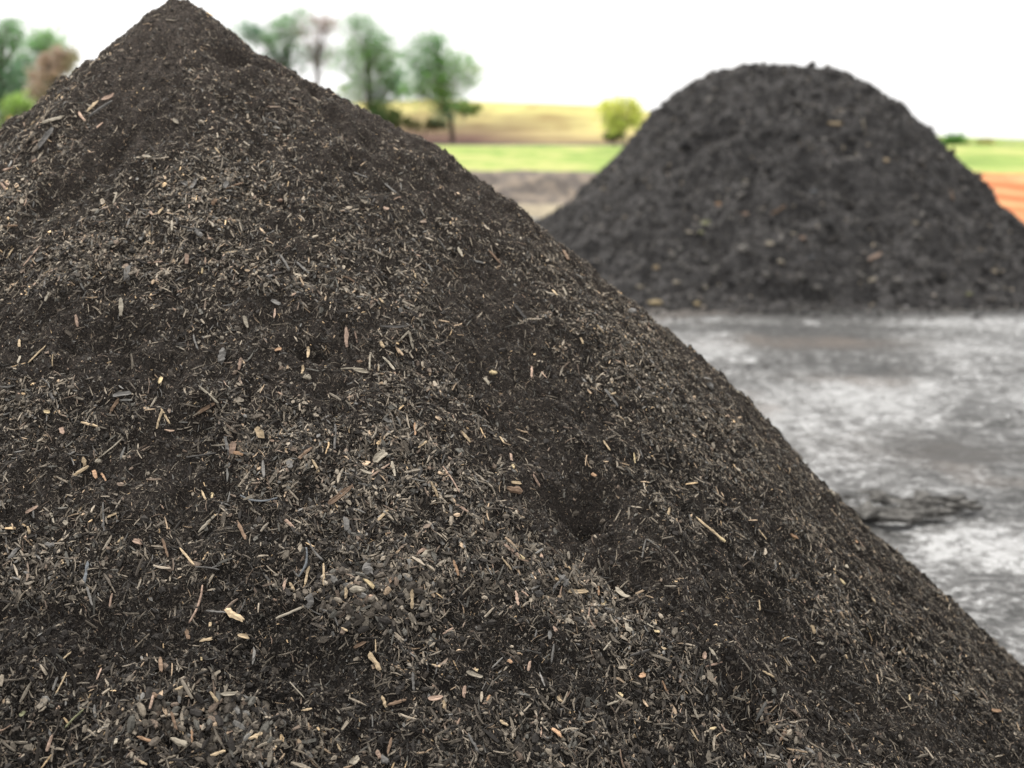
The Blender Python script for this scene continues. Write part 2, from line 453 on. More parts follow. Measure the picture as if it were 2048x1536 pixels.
def density(X, Y, wx, wy):
    """how thickly coarse chips cover the pile, 0 (bare fine soil) .. 1"""
    D = np.full(X.shape, 0.42)
    def e(cx, cy, rx, ry, rot, amp):
        nonlocal D
        c, s = math.cos(math.radians(rot)), math.sin(math.radians(rot))
        u = (X - cx) * c + (Y - cy) * s; v = -(X - cx) * s + (Y - cy) * c
        D = D + amp * np.exp(-(u / rx) ** 2 - (v / ry) ** 2)
    for q in [(300, 500, 420, 80, 5, .4), (500, 380, 350, 70, 10, .25), (650, 590, 200, 60, 10, .25), (560, 880, 330, 90, 10, .28), (760, 1040, 260, 130, 20, .3),
              (750, 1200, 130, 90, 0, .5), (420, 1440, 170, 90, 5, .6), (1230, 680, 260, 70, 43, .4), (1450, 900, 180, 60, 48, .3), (1120, 1150, 200, 60, 30, .4),
              (1300, 1280, 230, 70, 25, .35), (1560, 1450, 150, 50, 42, .5), (1640, 1190, 160, 50, 38, .35), (1850, 1330, 160, 50, 42, .3), (100, 1120, 180, 90, -15, .3),
              (80, 330, 130, 60, -40, .45), (1330, 1010, 90, 50, 50, .25), (120, 800, 150, 60, -10, .25), (850, 1440, 250, 70, 0, .2), (980, 1000, 80, 90, 60, .3),
              (1010, 700, 45, 60, 60, .1), (900, 800, 130, 70, 30, .25), (60, 560, 120, 60, -25, .2),
              (1050, 790, 60, 230, -28, -.55), (1170, 1030, 90, 110, 0, -.6), (1320, 1180, 90, 200, -50, -.5), (1600, 1380, 70, 230, -45, -.5), (200, 1290, 180, 90, 0, -.5),
              (350, 960, 120, 110, 20, -.4), (660, 1320, 150, 70, 0, -.35), (260, 160, 60, 180, 35, -.45), (330, 80, 40, 110, 0, -.35), (200, 350, 180, 50, -35, -.35),
              (190, 740, 200, 60, 5, -.4), (620, 640, 150, 40, 15, -.3), (930, 1270, 120, 50, 0, -.3), (1900, 1470, 150, 60, 30, -.35), (1500, 1130, 120, 70, 45, -.35),
              (880, 300, 60, 300, -55, -.15), (1150, 480, 60, 250, -45, .1), (30, 640, 120, 40, -20, -.35), (560, 750, 120, 40, 0, -.15)]:
        e(*q)
    D = D - 0.16 + 0.88 * fbm(wx * 6, wy * 7.5, 5, 101, 0.62) + 0.55 * fbm(wx * 24, wy * 24, 2, 77)
    return np.clip(D, 0.02, 1)

xsP = axis([(-5.0, -2.6, 0.06), (-2.6, 2.6, 0.0065), (2.6, 3.2, 0.06)])
ysP = axis([(0.6, 1.5, 0.05), (1.5, 4.6, 0.0065), (4.6, 7.5, 0.05)])
gx, gy = np.meshgrid(xsP, ysP)
dx, dy = gx - AX, gy - AY
rr_ = np.hypot(dx, dy); ci = dx / np.maximum(rr_, 1e-6); si = dy / np.maximum(rr_, 1e-6)
drop = np.maximum(ci, 0) ** 2 * np.interp(rr_, RK, DR) + np.maximum(-ci, 0) ** 2 * np.interp(rr_, RK, DL) + si ** 2 * np.interp(rr_, RK, DF)
base = AZ - drop
Xp, Yp, dp = proj(gx, gy, base)
def hollow(cx, cy, rx, ry, rot, amp):
    c, s = math.cos(math.radians(rot)), math.sin(math.radians(rot))
    u = (Xp - cx) * c + (Yp - cy) * s; v = -(Xp - cx) * s + (Yp - cy) * c
    return amp * np.exp(-(u / rx) ** 2 - (v / ry) ** 2)
rel = np.zeros_like(gx)
rad = sstep(0.05, 0.4, rr_)
rel += rad * (0.03 * fbm(gx * 2.3, gy * 2.3, 3, 201) + 0.045 * fbm(gx * 7, gy * 9, 3, 33)) + (0.1 + 0.9 * rad) * 0.050 * fbm(gx * 22, gy * 24, 3, 55) + (0.5 + 0.5 * rad) * 0.030 * fbm(gx * 62, gy * 62, 3, 56)
phi = np.arctan2(dy, dx)
rel += rad * 0.04 * fbm(phi * 5.5, rr_ * 0.9, 3, 91)            # runnels down the slope
for q in [(1165, 985, 50, 36, 0, -.12), (1140, 960, 75, 14, 10, .03), (1190, 1120, 75, 110, -15, -.045), (470, 112, 32, 15, 20, -.085), (1500, 1425, 60, 28, 30, -.09), (1490, 1380, 80, 18, 30, .04),
          (1030, 760, 50, 150, -25, -.03), (1600, 1340, 60, 170, -45, -.035), (1160, 690, 60, 170, -42, .03), (1420, 1290, 50, 200, -45, .03),
          (395, 850, 42, 18, 0, -.075), (620, 700, 38, 14, 10, -.06), (270, 500, 25, 12, 0, -.03), (230, 700, 80, 25, 0, -.03), (270, 650, 120, 18, 0, .02), (180, 340, 120, 26, -35, -.035), (90, 290, 110, 22, -38, .03),
          (300, 60, 12, 80, 25, -.02), (200, 1260, 60, 30, 0, -.035), (260, 1290, 90, 25, 0, -.03), (100, 1400, 60, 40, 0, .02), (700, 1220, 110, 60, 0, .015), (850, 1360, 16, 12, 0, -.03), (1240, 1290, 40, 18, 20, -.04),
          (400, 1360, 100, 24, 5, .015), (930, 1030, 90, 30, 10, .015), (560, 830, 200, 20, 8, .012), (690, 1330, 160, 24, 0, -.015)]:
    rel += hollow(*q)
dens = density(Xp, Yp, gx, gy)
rel += 0.016 * dens
hgt = np.maximum(base + rel, -0.12 + 0.0 * base)
zP = hgt
wl = np.clip((1400 - Yp) / 1400, 0, 1)
dry = np.clip(0.15 + 0.75 * wl + 0.5 * fbm(gx * 4, gy * 4, 3, 66), 0, 1)
soil = np.array([0.013, 0.0118, 0.0108]) * (1 - dry[..., None]) + np.array([0.072, 0.061, 0.054]) * dry[..., None]
pile = empty('compost_pile', (AX, AY, 0))
tag(pile, 'large dark brown compost pile in sharp focus, covered in shredded wood chips, filling the front', 'compost pile')
body = grid_mesh('pile_body', None, None, zP, M_soil, soil.reshape(-1, 3), gx=gx, gy=gy)
body.parent = pile; body.matrix_parent_inverse = pile.matrix_basis.inverted() if False else body.matrix_parent_inverse
body.location = (-AX, -AY, 0)

# lookup of the pile surface
def bil(A, x, y):
    i = np.clip(np.searchsorted(xsP, x) - 1, 0, len(xsP) - 2); j = np.clip(np.searchsorted(ysP, y) - 1, 0, len(ysP) - 2)
    fx = (x - xsP[i]) / (xsP[i + 1] - xsP[i]); fy = (y - ysP[j]) / (ysP[j + 1] - ysP[j])
    return (A[j, i] * (1 - fx) + A[j, i + 1] * fx) * (1 - fy) + (A[j + 1, i] * (1 - fx) + A[j + 1, i + 1] * fx) * fy
def smooth_slope():
    zs = base + rel
    gz_y, gz_x = np.gradient(zs, ysP, xsP)
    return gz_x, gz_y
GX, GY = smooth_slope()
# slightly blurred normals so that chips lie on the heap rather than on each crumb
def blur(A, k=2):
    for _ in range(k):
        A = (A + np.roll(A, 1, 0) + np.roll(A, -1, 0) + np.roll(A, 1, 1) + np.roll(A, -1, 1)) / 5
    return A
GX, GY = blur(GX, 6), blur(GY, 6)
def surf(x, y):
    z = bil(zP, x, y); a = bil(GX, x, y); c = bil(GY, x, y)
    n = np.stack([-a, -c, np.ones_like(a)], -1); n /= np.linalg.norm(n, axis=-1)[..., None]
    return z, n
def hit(X, Y):
    d = ray(X, Y); tt = np.linspace(1.5, 6.2, 1600)
    P = d[None] * (tt / d[1])[:, None] + np.array([0, 0, CAMH])
    z = bil(zP, P[:, 0], P[:, 1])
    k = np.nonzero(P[:, 2] < z)[0]
    if len(k) == 0:
        k = [int(np.argmin(P[:, 2] - z))]
    p = P[k[0]].copy(); zz, n = surf(p[0:1], p[1:2])
    return np.array([p[0], p[1], zz[0]]), n[0]

PAL = np.array([[0.022, 0.0195, 0.0175], [0.044, 0.0375, 0.031], [0.080, 0.068, 0.055], [0.135, 0.117, 0.094], [0.074, 0.070, 0.061], [0.215, 0.183, 0.143],
                [0.30, 0.225, 0.155], [0.46, 0.335, 0.20], [0.28, 0.20, 0.15], [0.13, 0.10, 0.078], [0.115, 0.110, 0.102]])
def pick(n, rng, pr, dryv):
    pr = np.array(pr, float); pr /= pr.sum()
    i = rng.choice(len(PAL), n, p=pr)
    c = PAL[i] * rng.uniform(0.7, 1.3, (n, 1)) * (1.05 + 0.85 * dryv[:, None])
    return c
def scatter(n, rng, fn, margin=180):
    out = []
    tot = 0
    while tot < n:
        x = rng.uniform(-2.6, 2.6, n * 2); y = rng.uniform(1.55, 4.6, n * 2)
        z, nr = surf(x, y)
        X, Y, d = proj(x, y, z)
        rng_ok = (X > -margin) & (X < 2048 + margin) & (Y > -60) & (Y < 1536 + margin) & (z > -0.02)
        rr = np.hypot(x - AX, y - AY)
        view = np.stack([x, y, z - CAMH], -1); view /= np.linalg.norm(view, axis=1)[:, None]
        face = -(view * nr).sum(1)
        slope = 1.0 / np.maximum(nr[:, 2], 0.4)
        D = density(X, Y, x, y)
        p = fn(D) * slope / 1.8 * (face > -0.35)
        k = rng_ok & (rng.random(len(x)) < p)
        o = np.stack([x, y, z], -1)[k]
        out.append(np.concatenate([o, nr[k], X[k, None], Y[k, None], D[k, None]], 1)); tot += len(o)
    return np.concatenate(out)[:n]

def layer(n, seed, fn, K, Sd, Lmed, Lsig, asp, thk, pr, bend, ends, jit, tilt, lift, Lmax=0.05, szD=0.0, zone=None):
    rng = np.random.default_rng(seed)
    q = scatter(n, rng, fn)
    if zone:
        cx, cy, rx, ry, rot = zone; c, s = math.cos(math.radians(rot)), math.sin(math.radians(rot))
        u = (q[:, 6] - cx) * c + (q[:, 7] - cy) * s; v = -(q[:, 6] - cx) * s + (q[:, 7] - cy) * c
        q = q[(u / rx) ** 2 + (v / ry) ** 2 < rng.uniform(0.3, 1.3, len(q))]; n = len(q)
    p, nr, X, Y, D = q[:, :3], q[:, 3:6], q[:, 6], q[:, 7], q[:, 8]
    down = np.stack([nr[:, 0], nr[:, 1], nr[:, 2] * 0], -1)
    t = rand_tangent(nr, rng, tilt, down, 1.3)
    L = np.clip(Lmed * np.exp(rng.normal(0, Lsig, n)) * (1 + szD * (D - 0.5)), Lmed * 0.3, Lmax)
    L *= (0.55 + 0.42 * np.clip(Y / 1536, 0, 1)) * (1 - 0.30 * sstep(0, 400, X - Y - 250))
    Wd = L * rng.uniform(asp[0], asp[1], n); Th = np.minimum(Wd * rng.uniform(thk[0], thk[1], n), 0.012)
    dr = np.clip(0.2 + 0.8 * (1400 - Y) / 1400, 0, 1)
    c = pick(n, rng, pr, dr)
    p = p + nr * (rng.uniform(lift[0], lift[1], n) * (0.4 + D))[:, None]
    v, F, cnt, per = chips(p, t, nr, L, Wd, Th, K, Sd, rng, bend, ends, jit)
    return v, F, cnt, np.repeat(c, per, 0)

def join(name, layers, mat, parent, loc):
    V = []; Fs = []; C = []; T = []; off = 0
    for v, F, cnt, c in layers:
        V.append(v); Fs.append(F + off); C.append(cnt); T.append(c); off += len(v)
    o = mesh_from(name, np.concatenate(V), np.concatenate(Fs), np.concatenate(C), mat, np.concatenate(T))
    o.parent = parent; o.location = loc
    return o
PR_CHIP = [28, 18, 15, 16, 7, 13, 2.4, 0.5, 0.5, 5, 6]
PR_FINE = [34, 26, 18, 9, 9, 4, 1.6, 0.8, 0.5, 5, 3]
L1 = layer(80000, 1, lambda D: D ** 1.3, 3, 4, 0.0105, 0.55, (0.09, 0.25), (0.35, 0.8), PR_CHIP, 0.05, 0.55, 0.22, 0.22, (0.0, 0.006), 0.045, 0.5)   # splinters
L2 = layer(30000, 2, lambda D: D ** 2.5, 3, 5, 0.0075, 0.4, (0.5, 0.8), (0.45, 0.8), PR_CHIP, 0.02, 0.6, 0.25, 0.25, (0.0, 0.006), 0.024, 0.8)      # nuggets
L3 = layer(44000, 3, lambda D: 0.2 + D, 4, 3, 0.019, 0.5, (0.05, 0.1), (0.7, 1.0), PR_CHIP, 0.09, 0.7, 0.1, 0.2, (0.001, 0.006), 0.06)            # twigs
L4 = layer(9000, 4, lambda D: D ** 1.5, 3, 4, 0.010, 0.45, (0.35, 0.7), (0.12, 0.22), PR_CHIP, 0.05, 0.5, 0.3, 0.3, (0.001, 0.006), 0.03)          # flakes
L7 = layer(9000, 7, lambda D: 1 + 0 * D, 5, 5, 0.034, 0.45, (0.1, 0.22), (0.5, 0.8), [10, 14, 14, 14, 8, 14, 8, 1, 6, 8, 6], 0.05, 0.6, 0.22, 0.22, (0.002, 0.010), 0.10, 0, (85, 285, 165, 62, -42))
L8 = layer(6500, 9, lambda D: 0.15 + D, 5, 5, 0.027, 0.3, (0.09, 0.17), (0.5, 0.9), PR_CHIP, 0.035, 0.65, 0.2, 0.15, (0.003, 0.008), 0.05)
NUG = [22, 30, 22, 8, 12, 2, 0.3, 0, 0, 3, 4]
LA = layer(52000, 12, lambda D: 1 + 0 * D, 4, 6, 0.0175, 0.3, (0.5, 0.75), (0.55, 0.8), NUG, 0.03, 0.6, 0.2, 0.2, (0.003, 0.009), 0.03, 0, (745, 1195, 125, 75, 5))
LB = layer(42000, 13, lambda D: 1 + 0 * D, 4, 6, 0.0175, 0.3, (0.45, 0.7), (0.55, 0.8), NUG, 0.03, 0.6, 0.2, 0.2, (0.003, 0.009), 0.03, 0, (410, 1450, 150, 80, 5))
LC = layer(40000, 14, lambda D: 1 + 0 * D, 4, 5, 0.014, 0.3, (0.4, 0.7), (0.55, 0.8), NUG, 0.03, 0.6, 0.2, 0.2, (0.002, 0.008), 0.03, 0, (1350, 800, 190, 45, 48))
chipso = join('wood_chip_layer', [L1, L2, L3, L4, L7, L8, LA, LB, LC], M_chip, pile, (-AX, -AY, 0))
tag(chipso, kind='stuff')
L5 = layer(330000, 5, lambda D: 1.0 + 0 * D, 2, 3, 0.0046, 0.5, (0.2, 0.6), (0.4, 0.9), PR_FINE, 0.0, 0.8, 0.3, 0.4, (-0.0005, 0.004), 0.014)
L6 = layer(60000, 6, lambda D: 1.1 - 0.4 * D, 2, 3, 0.009, 0.4, (0.07, 0.14), (0.6, 1), PR_FINE, 0.0, 0.8, 0.1, 0.35, (0.0, 0.003), 0.02)
L9 = layer(42000, 10, lambda D: 1.1 - 0.6 * D, 3, 5, 0.0075, 0.45, (0.6, 0.95), (0.6, 0.9), [75, 18, 5, 1, 2, 0.5, 0, 0, 0, 1, 0], 0.0, 0.6, 0.3, 0.4, (-0.002, 0.003), 0.02)
fine = join('fine_crumb_layer', [L5, L6, L9], M_chip, pile, (-AX, -AY, 0))
tag(fine, kind='stuff')

# ------------------------------------------------------------------ single pieces one can pick out on the near pile
PC = dict(T=(.42, .325, .21), P=(.33, .235, .18), G=(.16, .152, .142), L=(.30, .265, .21), B=(.17, .115, .078), O=(.37, .235, .145), D=(.062, .058, .054), Y=(.50, .40, .24), S=(.15, .16, .17), V=(.22, .22, .13))
CN = dict(T='tan', P='pinkish brown', G='grey', L='light grey-brown', B='dark brown', O='orange brown', D='blackish', Y='pale yellow', S='bluish grey', V='olive')
KN = dict(s=('wood_splinter', 'splinter', 'wood splinter'), t=('twig', 'twig', 'twig'), f=('bark_flake', 'flake', 'wood chip'), n=('bark_nugget', 'nugget', 'bark piece'), c=('wood_chip', 'chip', 'wood chip'))

def rod(p0, p1, w, th, nrm, rng, K=9, Sd=7, bow=0.0, blunt=0.8, rough=0.12, arch=0.0):
    L = np.linalg.norm(p1 - p0); t = (p1 - p0) / L; b = np.cross(nrm, t); b /= np.linalg.norm(b); n = np.cross(t, b)
    V = []
    k = np.linspace(-1, 1, K); lw = 1.0
    for i, q in enumerate(k):
        e = abs(q) ** 5
        sc = (1 - e * (1 - (blunt if q > 0 else blunt * rng.uniform(.6, 1)))) * (1 + rng.normal(0, rough * .6))
        c = (p0 + p1) / 2 + t * q * L / 2 + b * bow * L * (1 - q * q) + n * (arch * L * (1 - q * q)) + b * rng.normal(0, rough * w * .4)
        for s in range(Sd):
            a = 2 * math.pi * s / Sd + 0.4
            V.append(c + sc * (math.cos(a) * b * w / 2 * (1 + rng.normal(0, rough)) + math.sin(a) * n * th / 2 * (1 + rng.normal(0, rough))) + t * (rng.normal(0, .5 * w * rough * 2) if i in (0, K - 1) else 0))
    f = []; c_ = []
    for i in range(K - 1):
        for s in range(Sd):
            s1 = (s + 1) % Sd; f += [i * Sd + s, i * Sd + s1, (i + 1) * Sd + s1, (i + 1) * Sd + s]; c_.append(4)
    f += list(range(Sd))[::-1]; c_.append(Sd); f += [(K - 1) * Sd + s for s in range(Sd)]; c_.append(Sd)
    return np.array(V), f, c_

def flake(p0, p1, w, nrm, rng, curl=0.12, jag=0.18, th=0.0022):
    L = np.linalg.norm(p1 - p0); t = (p1 - p0) / L; b = np.cross(nrm, t); b /= np.linalg.norm(b); n = np.cross(t, b); c0 = (p0 + p1) / 2
    M = 14; R = 3; V = []
    a0 = np.arange(M) * 2 * math.pi / M
    rad_ = 1 + rng.uniform(-jag, jag, M)
    cu, cv = rng.normal(0, curl), rng.normal(curl, curl * .5)
    def P(x, y, up):
        return c0 + t * x * L / 2 + b * y * w / 2 + n * (up * th / 2 + cu * x * x * L * .5 + cv * y * y * w + 0.04 * w * math.sin(7 * y))
    for up in (1, -1):
        V.append(P(0, 0, up))
        for r in range(1, R + 1):
            for m in range(M):
                ca, sa = math.cos(a0[m]), math.sin(a0[m])
                sq = 1 / max(abs(ca), abs(sa)) ** 0.55
                V.append(P(ca * sq * rad_[m] * r / R, sa * sq * rad_[m] * r / R, up))
    H = 1 + R * M; f = []; c_ = []
    for side in (0, 1):
        o = side * H
        for m in range(M):
            m1 = (m + 1) % M; tri = [o, o + 1 + m, o + 1 + m1]; f += tri if side == 0 else tri[::-1]; c_.append(3)
            for r in range(R - 1):
                q = [o + 1 + r * M + m, o + 1 + (r + 1) * M + m, o + 1 + (r + 1) * M + m1, o + 1 + r * M + m1]; f += q if side == 0 else q[::-1]; c_.append(4)
    for m in range(M):
        m1 = (m + 1) % M; a = 1 + (R - 1) * M
        f += [a + m, H + a + m, H + a + m1, a + m1]; c_.append(4)
    return np.array(V), f, c_

ITEMS = []
hitF_ = None
def piece(kind, X0, Y0, X1, Y1, w, col, label=None, bow=0.0, tip=None):
    ITEMS.append([kind, X0, Y0, X1, Y1, w, col, label, bow, tip])
p_ = piece
p_('s', 1392, 1036, 1444, 1088, 6.5, 'T', 'longest straight pale stick on the lower right slope, yellow at its lower end', tip='Y')
p_('f', 512, 860, 525, 881, 14, 'T', 'flat clean tan rectangular chip standing out in the left middle of the near pile')
p_('f', 747, 927, 772, 907, 16, 'L', 'jagged pale grey torn flake in the middle of the near pile')
p_('f', 469, 889, 464, 907, 13, 'P', 'smooth pinkish spoon-shaped chip above a curled orange shaving')
p_('f', 257, 529, 254, 569, 12, 'G', 'flat grey upright slat standing in the dense chips of the upper left')
p_('n', 449, 707, 444, 727, 17, 'G', 'broad smooth grey bark lump left of the upright tan chips')
p_('f', 703, 982, 660, 1012, 12, 'B', 'long torn dark brown piece of split wood in the centre of the pile')
p_('t', 405, 1171, 378, 1249, 4.5, 'P', 'long thin curved pinkish stem at the lower left', .06)
p_('s', 452, 1223, 488, 1248, 13, 'T', 'broad splintered tan piece of wood at the lower left')
p_('s', 692, 661, 694, 699, 8, 'P', 'upright pink splinter in the dark patch above the centre')
p_('t', 743, 699, 738, 746, 4, 'L', 'thin straight upright straw standing on a crossed pale straw')
p_('s', 325, 824, 313, 858, 5, 'T', 'left leg of a pair of tan sticks crossed like an upside-down V')
p_('s', 321, 824, 338, 853, 5, 'T', 'right leg of a pair of tan sticks crossed like an upside-down V')
p_('t', 481, 994, 556, 999, 4, 'S', 'bluish grey twig curved like a smile left of the centre', -.13)
p_('t', 612, 1098, 597, 1158, 5, 'S', 'dark bluish twig bent like a bracket beside tan splinters below the centre', .1)
p_('t', 615, 1080, 646, 1126, 5, 'G', 'grey bent twig running down to a pale cut end below the centre', -.06)
p_('s', 921, 867, 937, 893, 7, 'T', 'fat tan wedge-shaped splinter right of the centre')
p_('n', 1014, 980, 1040, 990, 14, 'B', 'rounded brown log-like nugget left of the dark hollow')
p_('s', 1016, 895, 1024, 944, 6, 'P', 'long pinkish brown stick with pale lower end above the rounded brown nugget', tip='Y')
p_('s', 821, 1184, 822, 1220, 7, 'T', 'upright flat tan splinter right of the heap of dark nuggets')
p_('f', 723, 1168, 744, 1190, 9, 'Y', 'frayed whitish shaving lying on the heap of dark nuggets')
p_('n', 698, 1186, 727, 1187, 13, 'L', 'thick blunt grey-brown block on the heap of dark nuggets')
p_('n', 735, 1136, 741, 1156, 18, 'G', 'pear-shaped grey nugget at the top of the heap of dark nuggets')
p_('n', 621, 1200, 623, 1223, 14, 'G', 'flat oval grey nugget left of the heap of dark nuggets')
p_('s', 738, 1311, 759, 1344, 11, 'T', 'ragged tan sliver pointing down right in dark soil at the lower centre')
p_('f', 931, 1352, 961, 1361, 9, 'L', 'curved crescent-shaped pale shaving at the lower centre right')
p_('s', 500, 1485, 528, 1474, 9, 'T', 'thick tan block of wood near the bottom edge left of centre')
p_('s', 1007, 1093, 1042, 1124, 7.5, 'P', 'sturdy pinkish stick with a pale cut lower end below the dark hollow', tip='Y')
p_('f', 1233, 1186, 1259, 1205, 9, 'L', 'flat grey-brown lath with a pale lower corner right of the knobbly nugget')
p_('n', 1115, 1158, 1130, 1175, 20, 'G', 'large knobbly grey nugget below the dark hollow')
p_('f', 1281, 1353, 1289, 1356, 12, 'O', 'small square orange chip alone in dark compost at the lower right')
p_('s', 1190, 657, 1206, 668, 6, 'T', 'tan wedge on the upper part of the right ridge')
p_('f', 1980, 1427, 1996, 1431, 6, 'O', 'small reddish orange chip near the right edge of the photo')
p_('n', 978, 750, 991, 752, 10, 'Y', 'crumpled cream-coloured lump at the left edge of the smooth dark band')
p_('n', 609, 762, 619, 762, 13, 'L', 'round pale tan knob at the foot of a tan splinter')
p_('s', 176, 1127, 168, 1174, 6.5, 'S', 'straight blue-grey stick standing upright at the lower left')
p_('s', 197, 200, 176, 231, 6, 'T', 'twisted tan root on the left shoulder just under the skyline')
p_('f', 208, 205, 232, 199, 10, 'P', 'pinkish slab of bark on the left shoulder just under the skyline')
p_('t', 228, 208, 179, 234, 5, 'G', 'long grey stick beside the twisted tan root on the left shoulder')
p_('f', 107, 265, 78, 304, 11, 'G', 'broad grey bark slab in the coarse debris of the left shoulder')
p_('s', 127, 234, 88, 252, 8, 'L', 'thick pale branch piece in the coarse debris of the left shoulder')
p_('f', 361, 366, 383, 380, 9, 'G', 'left half of a V-shaped pair of curled grey bark strips below the peak')
p_('f', 395, 366, 384, 384, 7, 'G', 'right half of a V-shaped pair of curled grey bark strips below the peak')
p_('s', 148, 951, 179, 936, 6.5, 'T', 'clean tan peg lying at an angle beside orange curls on the left')
p_('f', 189, 943, 195, 962, 8, 'O', 'curled orange shaving next to the clean tan peg on the left', .1)
p_('f', 46, 1427, 50, 1431, 14, 'V', 'round olive green flake at the bottom left')
p_('n', 1067, 1192, 1082, 1196, 16, 'D', 'smooth round blackish lump left of the knobbly nugget')
p_('f', 1206, 781, 1235, 814, 6, 'G', 'straight grey lath lying down the dense chips of the right ridge')
p_('n', 347, 1482, 378, 1498, 12, 'L', 'thick brown log-shaped nugget near the bottom left corner')
NH = len(ITEMS)
